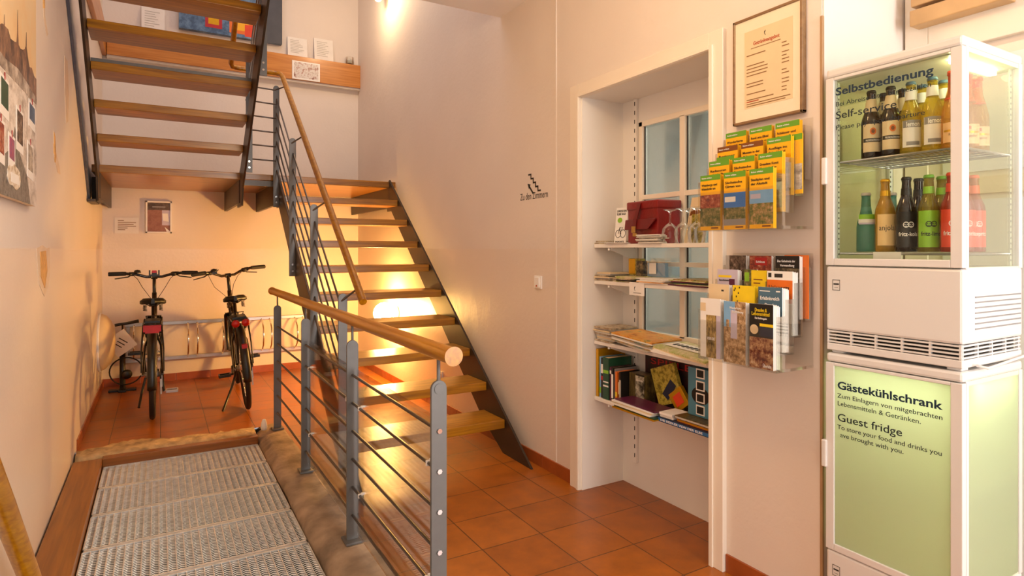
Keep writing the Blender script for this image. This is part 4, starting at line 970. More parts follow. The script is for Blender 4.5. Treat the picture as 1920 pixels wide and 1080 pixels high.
b.tube([o+V(-.0006, -.03, 0)+lu*.055, o+V(-.0006, -.04, 0)+lu*.09, o+V(-.0006, -.062, 0)+lu*.088, o+V(-.0006, -.045, 0)+lu*.055, o+V(-.0006, -.04, 0)+lu*.09], .0014, 5); b.build('bicycle_drawing', 'ink', t)
b = MB(); b.prism([o+V(-.0006, -.036+.019*math.cos(a*PI/8), 0)+lu*(.128+.014*math.sin(a*PI/8)) for a in range(16)], (-.0004, 0, 0)); b.build('green_spot', 'lime', t)
# red leather box bag, turned a little
bx = thing('leather_box', 'red leather box with a flap, strap and brass clasp on the top shelf', 'box', (2.17, 2.33, S1))
def bag(y, x, z):   # local: y across the front (left positive), x depth, z up; turned about its base
    a = -.10; cx, cy = 2.135, 2.332
    return V(cx+x*math.cos(a)+y*math.sin(a)*-1, cy+x*math.sin(a)+y*math.cos(a), S1+z)
def bagbox(b, y0, y1, x0, x1, z0, z1):
    c = (bag(y0, x0, z0)+bag(y1, x1, z1))/2; ax = (bag(0, x1, 0)-bag(0, x0, 0))/2; ay = (bag(y1, 0, 0)-bag(y0, 0, 0))/2
    return b.obox(c, ax, ay, (0, 0, (z1-z0)/2))
b = MB(); bagbox(b, -.125, .125, 0, .14, 0, .190); b.build('box_body', 'leather_red', bx, .006)
b = MB(); bagbox(b, -.130, .130, -.006, .145, .175, .218); b.build('lid', 'leather_red', bx, .007)
b = MB(); b.prism([bag(-.128, -.008, .125), bag(.128, -.008, .125), bag(.120, -.020, .072), bag(-.075, -.020, .072)], bag(0, -.006, 0)-bag(0, 0, 0)); b.build('flap', 'leather_dark', bx, .002)
b = MB(); b.prism([bag(-.005, -.010, .205), bag(.022, -.010, .205), bag(.045, -.016, .128), bag(.018, -.016, .128)], bag(0, -.004, 0)-bag(0, 0, 0)); b.prism([bag(.018, -.022, .128), bag(.045, -.022, .128), bag(.045, -.028, .058), bag(.018, -.028, .058)], bag(0, -.003, 0)-bag(0, 0, 0)); b.build('strap', 'leather_dark', bx)
b = MB(); b.obox(bag(.030, -.032, .072), (.004, 0, 0), (0, .014, 0), (0, 0, .017)); b.obox(bag(.018, -.032, .045), (.003, 0, 0), (0, .016, .002), (0, 0, .009)); b.build('clasp', 'brass', bx, .002)
# upturned wine glasses
gp = thing('wine_glass', 'upturned wine glass nearest the red box on the top shelf', 'wine glass', (0, 0, 0), 'upturned wine glasses')
b = MB(); b.lathe([(.030, 0), (.036, .02), (.040, .045), (.036, .070), (.020, .088), (.005, .098), (.004, .135), (.006, .150), (.030, .158), (.033, .160), (.033, .162), (.0, .163)], (0, 0, 0), 24); b.build('glass_body', 'drink_glass', gp)
spots = [(2.115, 2.118), (2.19, 2.072), (2.112, 2.034), (2.19, 1.985), (2.112, 1.950)]
labs = [None, 'upturned wine glass second from the red box, standing at the back', 'upturned wine glass in the front middle of the top shelf group', 'upturned wine glass at the back right of the group by the casing', 'upturned wine glass at the front right, next to the yellow brochures']
for i, (x, y) in enumerate(spots):
    if i == 0: gp.location = (x, y, S1)
    else: copy_tree(gp, labs[i], (x, y, S1))
t = thing('card_sign', 'small tilted card sign with a dark blot standing behind the wine glasses', 'sign', (2.2, 2.08, S1))
b = MB(); b.prism([(2.240, 2.02, S1), (2.240, 2.15, S1), (2.27, 2.125, S1+.225), (2.27, 2.01, S1+.225)], (.003, 0, 0)); b.build('card', 'paper_cream', t)
b = MB(); b.prism([(2.2595, 2.03, S1+.15), (2.2575, 2.13, S1+.135), (2.2615, 2.12, S1+.165), (2.262, 2.04, S1+.17)], (-.0006, 0, 0)); b.build('blot', 'brown', t)
t = thing('card_sign', 'blue-tinted leaning card behind the rightmost wine glasses', 'card', (2.22, 1.96, S1))
b = MB(); b.prism([(2.245, 1.91, S1), (2.245, 2.01, S1), (2.265, 2.0, S1+.19), (2.265, 1.92, S1+.19)], (.003, 0, 0)); b.build('card', 'sky_blue', t)
t = thing('photo_card', 'dark yellow-green picture card leaning behind the wine glasses', 'card', (2.2, 2.05, S1))
b = MB(); b.prism([(2.234, 2.02, S1), (2.234, 2.10, S1), (2.238, 2.095, S1+.14), (2.238, 2.025, S1+.14)], (.003, 0, 0)); b.build('card', 'photo_yellow_game', t)
# second shelf
S2 = 1.1505
flat_pile('leaflet', 'pile of folded leaflets at the far left of the second shelf', 'leaflet', 2.09, 2.25, 2.545, 2.665, S2, 6, .0075, ['photo_news', 'paper_grey', 'paper_cream'], 5, rot=.08)
flat_pile('magazine', 'overlapping magazines left of the moon tag on the second shelf', 'magazine', 2.085, 2.24, 2.35, 2.495, S2, 5, .006, ['photo_meadow', 'black', 'photo_news'], 6, top='photo_meadow', rot=.12)
flat_pile('leaflet', 'white and pink flyers spread in the middle of the second shelf', 'leaflet', 2.085, 2.26, 2.125, 2.315, S2, 5, .0055, ['paper', 'rose_label', 'paper'], 7, top='paper', rot=.1)
flat_pile('leaflet', 'green and maroon leaflets at the right of the second shelf', 'leaflet', 2.085, 2.26, 1.84, 2.085, S2, 6, .0055, ['purple', 'photo_meadow', 'dark_green'], 8, top='photo_village', rot=.12)
t = thing('flyer_box', 'yellow and black flyer packet at the back of the second shelf', 'packet', (2.24, 2.49, S2+.03))
b = MB(); b.box(2.215, 2.255, 2.44, 2.525, S2+.032, S2+.122); b.build('packet_body', 'photo_yellow_game', t, .002)
b = MB(); b.box(2.2135, 2.215, 2.475, 2.525, S2+.04, S2+.12); b.build('packet_label', 'gold', t)
t = thing('flyer_box', 'small dark patterned packet beside the yellow one on the second shelf', 'packet', (2.2, 2.41, S2))
b = MB(); b.box(2.19, 2.22, 2.385, 2.44, S2+.026, S2+.11); b.build('packet_body', 'photo_hand', t, .002)
t = thing('flyer_stand', 'clear pale blue flyer stand on the second shelf in front of the window', 'stand', (2.23, 2.31, S2))
b = MB(); b.box(2.20, 2.203, 2.24, 2.38, S2+.027, S2+.115); b.box(2.24, 2.243, 2.24, 2.38, S2+.027, S2+.125); b.box(2.20, 2.243, 2.24, 2.243, S2+.027, S2+.115); b.box(2.20, 2.243, 2.24, 2.38, S2+.025, S2+.028); b.build('stand_body', 'acrylic', t)
b = MB(); b.box(2.21, 2.235, 2.25, 2.375, S2+.03, S2+.10); b.build('flyers', 'sky_blue', t)
b = MB(); b.box(2.199, 2.2, 2.30, 2.35, S2+.045, S2+.10); b.build('label', 'paper', t)
t = thing('shelf_tag', 'white tag with a small moon hanging on the edge of the second shelf', 'tag', (2.084, 2.317, S2-.05))
b = MB(); b.box(2.083, 2.0855, 2.262, 2.372, S2-.062, S2+.004); b.build('tag_card', 'white', t)
b = MB(); b.prism([(2.0825, 2.322+.012*math.cos(a), S2-.028+.012*math.sin(a)) for a in [(-1.3+i*.33) for i in range(9)]]+[(2.0825, 2.325+.009*math.cos(a), S2-.026+.010*math.sin(a)) for a in [(1.2-i*.4) for i in range(7)]], (-.0004, 0, 0)); b.box(2.0818, 2.0828, 2.285, 2.34, S2-.050, S2-.048); b.build('moon_mark', 'ink', t)
# third shelf: newspapers and magazines
S3 = .8185
flat_pile('newspaper', 'thick pile of folded newspapers at the left end of the third shelf', 'newspaper', 2.085, 2.27, 2.52, 2.665, S3, 9, .009, ['photo_news', 'paper_grey', 'paper_cream', 'paper_grey'], 9, top='photo_news', rot=.10)
def sagging(name, label, cat, y0, y1, x0, x1, z, n, th, top, seed, lift, cols, curl=.0):
    """stack of magazines whose front edge hangs a little over the shelf"""
    rnd = random.Random(seed); t = thing(name, label, cat, ((x0+x1)/2, (y0+y1)/2, z))
    for k in range(n):
        a = rnd.uniform(-.10, .10); ca, sa = math.cos(a), math.sin(a); cx, cy = (x0+x1)/2, (y0+y1)/2; rows = []; b = MB()
        for i in range(9):
            u = i/8; x = x0+(x1-x0)*u; f = max(0, (2.082-x))*curl
            for dz in (0, th*.9):
                for y in (y0, y1):
                    xx = x-cx; yy = y-cy; sl_ = lift*(y-y0)/(y1-y0)
                    b.v.append((cx+xx*ca-yy*sa, cy+xx*sa+yy*ca, z+th*k+dz+sl_-f))
        for i in range(8):
            o = i*4; p = o+4
            for q in ((o+2, p+2, p+3, o+3), (o, o+1, p+1, p), (o, p, p+2, o+2), (o+1, o+3, p+3, p+1)): b._face(q)
        b._face((0, 2, 3, 1)); b._face((32, 33, 35, 34)); b.build('magazine', top if k == n-1 else cols[k % len(cols)], t)
    return t
sagging('magazine_stack', 'magazines with an orange cover photo next to the newspaper pile', 'magazine', 2.20, 2.485, 2.062, 2.28, S3, 7, .007, 'photo_orange', 21, .022, ['paper_grey', 'photo_news_blue', 'paper'], .10)
sagging('magazine_stack', 'open white calendar magazine with a row of black squares on the third shelf', 'magazine', 1.82, 2.175, 2.050, 2.26, S3, 3, .008, 'photo_meadow', 22, .020, ['paper', 'paper_cream', 'rose_label'], .22)
t = thing('calendar_sheet', 'white calendar strip with black marks lying on the open magazine', 'calendar', (2.15, 2.1, S3+.045))
b = MB(); b.prism([(2.11, 1.90, S3+.030), (2.11, 2.15, S3+.044), (2.20, 2.15, S3+.046), (2.20, 1.90, S3+.032)], (0, 0, .002)); b.build('sheet', 'paper', t)
b = MB()
for k in range(8): y = 1.92+k*.028; b.obox((2.155, y, S3+.0345+(y-1.90)*.054), (.018, 0, 0), (0, .007, .0004), (0, 0, .001))
b.build('black_marks', 'ink', t)
# lowest shelf: books
S4 = .5085
def book(label, y1, th, x0, dep, hgt, spine, mats=None, lean=0, title=None, tcol='white', name='book', cat='book', grp='upright books on the lowest shelf'):
    t = thing(name, label, cat, (x0, y1-th/2, S4), grp)
    a = lean; P = lambda x, y, z: V(x, y+z*math.tan(a), S4+z)
    b = MB(); w = .0018
    def slab(ya, yb, xa, xb, za, zb): b.prism([P(xa, ya, za), P(xa, yb, za), P(xa, yb, zb), P(xa, ya, zb)], (xb-xa, 0, 0))
    slab(y1-w, y1, x0, x0+dep, 0, hgt); slab(y1-th, y1-th+w, x0, x0+dep, 0, hgt); slab(y1-th, y1, x0, x0+w, 0, hgt); b.build('cover', spine, t, .0006)
    b = MB(); slab(y1-th+w, y1-w, x0+w, x0+dep-.003, .003, hgt-.003); b.build('pages', 'paper_cream', t)
    if mats:
        b = MB()
        for (za, zb, m) in mats: b.mat(m).prism([P(x0-.0005, y1-th*.95, hgt*za), P(x0-.0005, y1-th*.05, hgt*za), P(x0-.0005, y1-th*.05, hgt*zb), P(x0-.0005, y1-th*.95, hgt*zb)], (-.0003, 0, 0))
        b.build('spine_marks', 'white', t)
    return t
y = 2.665
B = [('tall yellow book at the far left end of the lowest shelf', .022, 2.10, .19, .262, 'gold', None),
     ('pale blue book next to the tall yellow one', .018, 2.105, .16, .222, 'sky_blue', [(.1, .25, 'lime')]),
     ('narrow black book with a red spine mark', .022, 2.10, .14, .218, 'black', [(.45, .55, 'red'), (.62, .85, 'white')]),
     ('thick dark green hardback with white spine lettering', .050, 2.095, .16, .226, 'dark_green', [(.62, .70, 'lime'), (.3, .34, 'white'), (.4, .43, 'white')]),
     ('thin dark maroon book beside the green hardback', .018, 2.10, .14, .180, 'purple', [(.8, .9, 'white')]),
     ('black book with a white title near the orange one', .018, 2.095, .16, .182, 'black', [(.1, .8, 'white')]),
     ('slim grey-white book left of the orange spine', .012, 2.10, .15, .176, 'grey', None),
     ('orange-spined paperback in the middle of the row', .017, 2.095, .13, .165, 'orange', [(.2, .35, 'bright_yellow')]),
     ('narrow brown book right of the orange paperback', .013, 2.10, .13, .160, 'brown', [(.3, .7, 'paper_cream')]),
     ('slim black book with a pale barcode strip', .014, 2.095, .13, .168, 'black', [(.2, .75, 'paper_grey')])]
for (lb, th, x0, dep, hg, sp, mm) in B:
    book(lb, y, th, x0, dep, hg, sp, mm); y -= th+.0012
t = thing('book', 'fat dark book facing outward with a black and white portrait cover', 'book', (2.10, 2.39, S4), 'upright books on the lowest shelf')
b = MB(); b.box(2.150, 2.228, y-.115, y-.002, S4, S4+.165); b.build('pages', 'photo_books', t, .002)
b = MB(); printed(b, (2.150, y-.002, S4), RIGHTW[0], RIGHTW[1], .113, .165, [(0, 1, 0, 1, 'black'), (0, .45, 0, 1, 'photo_books'), (.42, 1, .03, .95, 'photo_bw_face')]); b.build('cover', 'black', t)
text('Chronik', .015, 'paper', t, (2.1485, y-.055, S4+.130), RIGHTW, width=.05)
# games behind
t = thing('game_box', 'dark red and black game box standing at the back of the lowest shelf', 'game box', (2.25, 2.2, S4))
b = MB(); b.box(2.235, 2.285, 2.06, 2.42, S4, S4+.275); b.build('box_body', 'photo_dark_game', t, .003)
text('SPIELE', .045, 'red', t, (2.2345, 2.38, S4+.215), RIGHTW, width=.28)
t = thing('game_box', 'yellow-patterned game box leaning in front of the dark red one', 'game box', (2.20, 2.2, S4))
b = MB(); c = V(2.205, 2.225, S4+.135); ca, sa = math.cos(.35), math.sin(.35); b.obox(c, (.012, 0, 0), V(0, .085*ca, -.085*sa), V(0, .095*sa, .095*ca)); b.build('box_body', 'photo_yellow_game', t, .003)
b = MB(); c = V(2.191, 2.20, S4+.115); b.obox(c, (.001, 0, 0), V(0, .030, -.045)*.9, V(0, .028, .018)*.7); b.build('box_print', 'navy', t)
t = thing('game_box', 'small yellow card box leaning against the blue-grey box', 'game box', (2.19, 2.12, S4))
b = MB(); c = V(2.19, 2.125, S4+.085); b.obox(c, (.012, 0, 0), V(0, .038, -.030), V(0, .032, .040)*.95); b.build('box_body', 'gold', t, .002)
b = MB(); c = V(2.177, 2.125, S4+.085); b.obox(c, (.0006, 0, 0), V(0, .022, -.018), V(0, .016, .022)); b.build('box_print', 'spritz_red', t)
t = thing('game_box', 'blue-grey game box with a black disc and small squares beside the casing', 'game box', (2.18, 1.93, S4))
b = MB(); b.box(2.115, 2.235, 1.83, 2.005, S4+.053, S4+.272); b.build('box_body', 'teal', t, .003)
b = MB(); b.prism([(2.175+.036*math.cos(a*PI/14), 2.0065, S4+.150+.042*math.sin(a*PI/14)) for a in range(28)], (0, .0006, 0))
for k, (m) in enumerate(('paper', 'paper', 'paper', 'gold')):
    z = S4+.065+k*.055; b.mat('paper').box(2.1138, 2.1146, 1.905, 1.955, z-.002, z+.042); b.mat('black').box(2.1128, 2.1138, 1.911, 1.949, z+.004, z+.036)
b.mat('black').prism([(2.1149, 1.93+.052*math.cos(a*PI/14), S4+.150+.040*math.sin(a*PI/14)) for a in range(28)], (-.0004, 0, 0)); b.mats = ['black', 'paper'] if False else b.mats
b.mi = [(b.mats.index('black') if i < 30 else m) for i, m in enumerate(b.mi)]; b.build('box_print', 'black', t)
flat_pile('magazine', 'purple-topped stack of magazines lying in front of the portrait book', 'magazine', 2.020, 2.142, 2.135, 2.44, S4+.001, 6, .0075, ['gold', 'dark_green', 'paper', 'paper_cream', 'white'], 31, top='purple', rot=.05)
flat_pile('book', 'white paperbacks lying on the right end of the magazine stack', 'book', 2.05, 2.16, 2.034, 2.115, S4+.023, 2, .012, ['paper', 'white', 'paper_cream'], 33, top='white', rot=.06)
def flatbox(label, x0, x1, y0, y1, z0, z1, m, edge=None, txt=None):
    t = thing('game_box', label, 'game box', ((x0+x1)/2, (y0+y1)/2, z0)); b = MB(); b.box(x0, x1, y0, y1, z0, z1); b.build('box_body', m, t, .002)
    if edge: b = MB(); b.box(x0-.0006, x0, y0+.004, y1-.004, z0+.004, z1-.004); b.build('box_edge', edge, t)
    if txt: text(txt, (z1-z0)*.62, 'white', t, (x0-.001, y1-.02, z0+(z1-z0)*.28), RIGHTW, width=(y1-y0)*.75, bold=.02)
flatbox('flat navy game box with white lettering on its side, bottom of the right pile', 2.045, 2.20, 1.79, 2.13, S4-.0, S4+.022, 'navy', 'blue', 'DIE SIEDLER VON DER ELBE')
flatbox('flat orange-sided game box, middle of the right pile', 2.06, 2.21, 1.79, 2.02, S4+.0225, S4+.036, 'orange', 'gold')
flatbox('flat dark photo-topped game box, top of the right pile', 2.05, 2.21, 1.80, 2.025, S4+.0365, S4+.052, 'photo_books', 'paper_grey')

# ------------------------------------------------------------------ stacked glass refrigerators
FX0, FX1, FY0, FY1 = 1.980, 2.372, .841, 1.251
DG = (.872, 1.222)                          # door glass span in y
def fridge(z, name, label, glassmat, lower):
    t = thing(name, label, 'fridge', ((FX0+FX1)/2, (FY0+FY1)/2, z))
    # z offsets from the bottom of a unit (0.968 tall)
    b = MB(); b.box(FX0+.003, FX1, FY0, FY1, z+.938, z+.968); b.build('top_cap', 'fridge_white', t, .008)
    b = MB(); b.box(FX0+.003, FX1, FY0, FY1, z+.078, z+.296); b.build('compressor_housing', 'fridge_white', t, .008)
    b = MB(); b.box(FX0+.004, FX1, FY0+.002, FY1-.002, z+.010, z+.034); b.box(FX0+.02, FX0+.06, FY0+.01, FY0+.05, z+.0005, z+.012); b.box(FX0+.02, FX0+.06, FY1-.05, FY1-.01, z, z+.012); b.build('base_tray', 'fridge_white', t, .003)
    b = MB(); b.box(FX0+.03, FX1-.01, FY0+.02, FY1-.02, z+.030, z+.080); b.build('vent_core', 'black_plastic', t)
    b = MB()
    for k in range(4):
        zz = z+.037+k*.0115; b.box(FX0+.004, FX0+.012, FY0+.004, FY1-.004, zz, zz+.005); b.box(FX0+.01, FX1-.01, FY0+.002, FY0+.008, zz, zz+.005)
    for k in range(6): y = FY0+.005+k*(FY1-FY0-.014)/5; b.box(FX0+.005, FX0+.014, y, y+.006, z+.034, z+.078)
    for k in range(5): x = FX0+.008+k*(FX1-FX0-.03)/4; b.box(x, x+.006, FY0+.003, FY0+.011, z+.034, z+.078)
    b.build('vent_grille', 'fridge_white', t)
    b = MB()
    for k in range(7): zz = z+.118+k*.0155; b.box(FX0+.075, FX1-.015, FY0-.0016, FY0+.002, zz, zz+.004)
    b.build('side_louvres', 'grey', t)
    # carcass posts
    b = MB(); zz0, zz1 = z+.294, z+.940
    for q in ((FX0+.024, FX0+.040, FY0, FY0+.016), (FX1-.022, FX1, FY0, FY0+.020), (FX1-.022, FX1, FY1-.020, FY1), (FX0+.024, FX0+.040, FY1-.016, FY1)):
        b = MB(); b.box(*q, zz0, zz1); b.build('corner_post', 'fridge_white', t, .002)
    for q in ((.294, .300), (.925, .939)):
        b = MB(); b.box(FX0+.030, FX1-.005, FY0+.003, FY1-.003, z+q[0], z+q[1]); b.build('inner_lining', 'fridge_inner', t)
    back = glassmat if lower else 'green_glass'
    for nm, q, gm in (('side_glass', (FX0+.038, FX1-.02, FY0+.004, FY0+.008), glassmat), ('side_glass', (FX0+.038, FX1-.02, FY1-.008, FY1-.004), back), ('back_glass', (FX1-.010, FX1-.006, FY0+.018, FY1-.018), back)):
        b = MB(); b.box(*q, z+.298, z+.938); b.build(nm, gm, t)
    b = MB(); b.box(FX0+.075, FX1-.05, FY0+.05, FY0+.068, z+.912, z+.925)
    if lower: b.box(FX0+.10, FX0+.12, FY0+.05, FY1-.05, z+.905, z+.924)  # second tube, added out of sight to brighten the frosted glass from inside
    b.build('light_tube', 'tube_glow' if not lower else 'tube_glow_soft', t)
    if not lower:
        b = MB()
        for x, y in ((FX0+.047, FY0+.016), (FX1-.030, FY0+.022), (FX1-.030, FY1-.022), (FX0+.047, FY1-.016)): b.box(x-.006, x+.006, y-.002, y+.002, z+.300, z+.925)
        ra = b.build('shelf_rails', 'fridge_inner', t); b = MB()
        for k in range(34):
            zz = z+.315+k*.0178
            b.box(FX0+.0445, FX0+.0495, FY1-.0185, FY1-.0178, zz, zz+.006); b.box(FX1-.033, FX1-.028, FY1-.0245, FY1-.0238, zz, zz+.006); b.box(FX1-.033, FX1-.028, FY0+.0245, FY0+.0252, zz, zz+.006); b.box(FX1-.033, FX1-.028, FY0+.0192, FY0+.0198, zz, zz+.006)
        b.build('rail_holes', 'gasket', ra)
    for zz in ((z+.655, z+.342) if not lower else (z+.60,)):
        b = MB(); xa, xb, ya, yb = FX0+.05, FX1-.035, FY0+.022, FY1-.022
        for p in (((xa, ya), (xb, ya)), ((xb, ya), (xb, yb)), ((xb, yb), (xa, yb)), ((xa, yb), (xa, ya))): b.tube([(p[0][0], p[0][1], zz-.003), (p[1][0], p[1][1], zz-.003)], .0035, 8)
        for k in range(1, 22): y = ya+(yb-ya)*k/22; b.tube([(xa, y, zz-.0018), (xb, y, zz-.0018)], .0016, 6)
        for k in range(1, 6): x = xa+(xb-xa)*k/6; b.tube([(x, ya, zz-.006), (x, yb, zz-.006)], .0022, 6)
        b.build('wire_shelf', 'rack_steel', t)
    # door
    b = MB(); z0, z1 = z+.299, z+.936; gz0, gz1 = z+.322, z+.926
    b.box(FX0, FX0+.022, FY0, DG[0], z0, z1); b.box(FX0, FX0+.022, DG[1], FY1, z0, z1); b.box(FX0, FX0+.022, DG[0], DG[1], z0, gz0); b.box(FX0, FX0+.022, DG[0], DG[1], gz1, z1)
    d = b.build('door', 'fridge_white', t, .002)
    b = MB(); b.box(FX0+.006, FX0+.010, DG[0]-.004, DG[1]+.004, gz0-.004, gz1+.004); b.build('door_glass', glassmat, d)
    b = MB(); b.box(FX0+.0225, FX0+.0265, FY0+.004, FY1-.004, z0+.001, z0+.008); b.box(FX0+.0225, FX0+.0265, FY0+.004, FY1-.004, z1-.008, z1-.001); b.box(FX0+.0225, FX0+.0265, FY0+.004, FY0+.01, z0, z1); b.box(FX0+.0225, FX0+.0265, FY1-.01, FY1-.004, z0, z1); b.build('door_seal', 'gasket', d)
    b = MB()
    for zz in ((z+.575, z+.668),): b.box(FX0-.008, FX0+.012, FY1-.006, FY1+.012, zz[0], zz[1])
    b.build('door_handle', 'fridge_white', d, .004)
    b = MB(); x = FX0+.0026; yy, zz = 1.215, z+.232
    for q in ((.013, .013, -.018, -.0165), (.013, .013, .0165, .018)): b.box(x-.0006, x, yy-.013, yy+.013, zz+q[2], zz+q[3])
    b.box(x-.0006, x, yy-.013, yy-.0118, zz-.018, zz+.018); b.box(x-.0006, x, yy+.0118, yy+.013, zz-.018, zz+.018); b.box(x-.0006, x, yy-.009, yy+.009, zz+.001, zz+.006); b.box(x-.0006, x, yy-.006, yy+.006, zz-.009, zz-.008); b.build('maker_badge', 'ink', t)
    return t, d
low, dl = fridge(0.0, 'guest_fridge', 'lower white fridge with frosted green glass, lettered Guest fridge', 'frosted_glass', True)
up, du = fridge(.968, 'bottle_fridge', 'upper white glass-sided fridge full of bottles, stacked on another', 'clear_glass', False)
gx = FX0+.0055
def glab(s, y, z, h, w, m, par, bold=0.0): text(s, h, m, par, (gx, y, z), RIGHTW, width=w, bold=bold)
glab('Selbstbedienung', 1.219, 1.842, .036, .300, 'ink_teal', du, .022)
glab('Bei Abreise bitte bar bezahlen', 1.219, 1.805, .022, .292, 'ink_dark_teal', du)
glab('Self-service', 1.219, 1.762, .036, .195, 'ink_dark_teal', du, .004)
glab('Please pay upon departure', 1.219, 1.725, .022, .275, 'ink_dark_teal', du)
glab('Gästekühlschrank', 1.213, .850, .036, .318, 'ink_teal', dl, .022)
glab('Zum Einlagern von mitgebrachten', 1.213, .820, .021, .318, 'ink_dark_teal', dl)
glab('Lebensmitteln & Getränken.', 1.213, .794, .021, .258, 'ink_dark_teal', dl)
glab('Guest fridge', 1.213, .742, .036, .205, 'ink_dark_teal', dl, .004)
glab('To store your food and drinks you', 1.213, .714, .021, .316, 'ink_dark_teal', dl)
glab('ave brought with you.', 1.203, .689, .021, .200, 'ink_dark_teal', dl)
b = MB(); b.box(FX0+.044, FX0+.047, 1.03, 1.115, 1.289, 1.312); b.build('price_tab', 'white', up)
b = MB(); b.tube([(FX0+.06, FY0-.012, .985), (FX0+.12, FY0-.014, .972), (FX0+.2, FY0-.012, .975), (FX1+.02, FY0-.006, .985)], .004, 8); b.build('power_cable', 'fridge_white', up)

# ------------------------------------------------------------------ bottles
def bottle(name, label, group, prof, glass, label_band, neck_band, cap, capr=.0135, extra=None, foil=None, liquid=None, face=None):
    t = thing(name, label, 'bottle', (0, 0, 0), group)
    b = MB(); b.lathe([(0, .001)]+prof+[(0, prof[-1][1])], (0, 0, 0), 22); b.build('glass_body', glass, t)
    top = prof[-1][1]; R = max(p[0] for p in prof)
    if foil:
        z0, r0 = foil; b = MB(); b.lathe([(r0+.0008, z0), (.0155, z0+.02), (.0150, top-.012), (.0172, top-.010), (.0172, top+.002), (0, top+.004)], (0, 0, 0), 20); b.build('foil', cap, t)
    else:
        b = MB(); b.lathe([(capr-.001, top-.008), (capr+.0012, top-.007), (capr+.0012, top-.002), (capr-.001, top+.003), (0, top+.004)], (0, 0, 0), 20); b.build('cap', cap, t)
    def wrap(nm, z0, z1, r0, r1, m, a0=0, a1=2*PI, lift=.0006, n=24):
        b = MB(); A = b._add([((r0+lift)*math.cos(a0+(a1-a0)*k/n), (r0+lift)*math.sin(a0+(a1-a0)*k/n), z0) for k in range(n+1)]); B_ = b._add([((r1+lift)*math.cos(a0+(a1-a0)*k/n), (r1+lift)*math.sin(a0+(a1-a0)*k/n), z1) for k in range(n+1)])
        for k in range(n): b._face([A+k, A+k+1, B_+k+1, B_+k], True)
        return b.build(nm, m, t)
    if label_band: z0, z1, m, half = label_band; wrap('label', z0, z1, R, R, m, FA-half, FA+half)
    if neck_band: z0, z1, r0, r1, m = neck_band; wrap('neck_label', z0, z1, r0, r1, m)
    if extra:
        for nm, z0, z1, m, half, l in extra: wrap(nm, z0, z1, R, R, m, FA-half, FA+half, l, 10)
    if face: face(t, R)
    return t
FA = math.radians(180+38)                  # labels face the hall, turned toward the room
def bend(s, size, z, R, m, par, total, bold=.02):
    """lettering wrapped round a bottle, centred on the label"""
    cu = bpy.data.curves.new('t', 'FONT'); cu.body = s; cu.size = size; cu.align_x = 'CENTER'; cu.offset = bold*size; cu.resolution_u = 2
    tmp = bpy.data.objects.new('t', cu); me = bpy.data.meshes.new_from_object(tmp); bpy.data.objects.remove(tmp); bpy.data.curves.remove(cu)
    xs = [v.co.x for v in me.vertices]; k = total/(max(xs)-min(xs)); mid = (max(xs)+min(xs))/2
    for v in me.vertices:
        a = FA+(v.co.x-mid)*k/R; zz = z+v.co.y; v.co = ((R+.0013)*math.cos(a), (R+.0013)*math.sin(a), zz)
    me.materials.clear(); me.materials.append(M[m]); me.name = 'lettering'
    ob = bpy.data.objects.new('lettering', me); COL.objects.link(ob); ob.parent = par; WL[ob.name] = V(0, 0, 0)
def ringface(m):
    def f(t, R):
        for da in (-.22, .22):
            b = MB()
            for k in range(10):
                a0 = 2*PI*k/10; a1 = 2*PI*(k+1)/10; P = lambda a, r: ((R+.0014)*math.cos(FA+da+math.cos(a)*r/R), (R+.0014)*math.sin(FA+da+math.cos(a)*r/R), .088+math.sin(a)*r*1.15)
                b.quad(P(a0, .0085), P(a1, .0085), P(a1, .0062), P(a0, .0062))
            for ex in (-.003, .003): b.quad(*[((R+.0015)*math.cos(FA+da+(ex+dx)/R), (R+.0015)*math.sin(FA+da+(ex+dx)/R), .089+dz) for dx, dz in ((-.0015, -.001), (.0015, -.001), (.0015, .001), (-.0015, .001))])
            b.quad(*[((R+.0015)*math.cos(FA+da+dx/R), (R+.0015)*math.sin(FA+da+dx/R), .083+dz) for dx, dz in ((-.003, -.001), (.003, -.001), (.003, .001), (-.003, .001))])
            b.build('round_mark', m, t)
    return f
LN = [(.029, .001), (.0305, .004), (.0305, .128), (.028, .146), (.021, .165), (.0155, .182), (.0140, .200), (.0125, .226), (.0135, .228), (.0135, .240)]
BE = [(.029, .001), (.0305, .004), (.0305, .118), (.0295, .134), (.024, .152), (.017, .172), (.0140, .195), (.0125, .218), (.0135, .220), (.0135, .232)]
def beerface(t, R):
    b = MB(); b.quad(*[((R+.0014)*math.cos(FA+math.cos(a*PI/8)*.009/R), (R+.0014)*math.sin(FA+math.cos(a*PI/8)*.009/R), .093+math.sin(a*PI/8)*.012) for a in range(16)]); b.build('oval_portrait', 'orange', t)
    b = MB(); b.quad(*[((R+.0016)*math.cos(FA+math.cos(a*PI/8)*.005/R), (R+.0016)*math.sin(FA+math.cos(a*PI/8)*.005/R), .093+math.sin(a*PI/8)*.007) for a in range(16)]); b.build('portrait_head', 'brown', t)
    bend('FELDSCHLÖSSCHEN', .008, .0605, R, 'white', t, .042)
beer = bottle('beer_bottle', 'brown beer bottle with cream portrait label, first from the left on the upper shelf', 'beer bottles on the upper shelf', BE, 'glass_brown', (.024, .118, 'paper_cream', 1.05), (.160, .205, .0215, .0142, 'paper_cream'), 'black', extra=[('black_band', .057, .070, 'black', 1.0, .0010)], face=beerface)
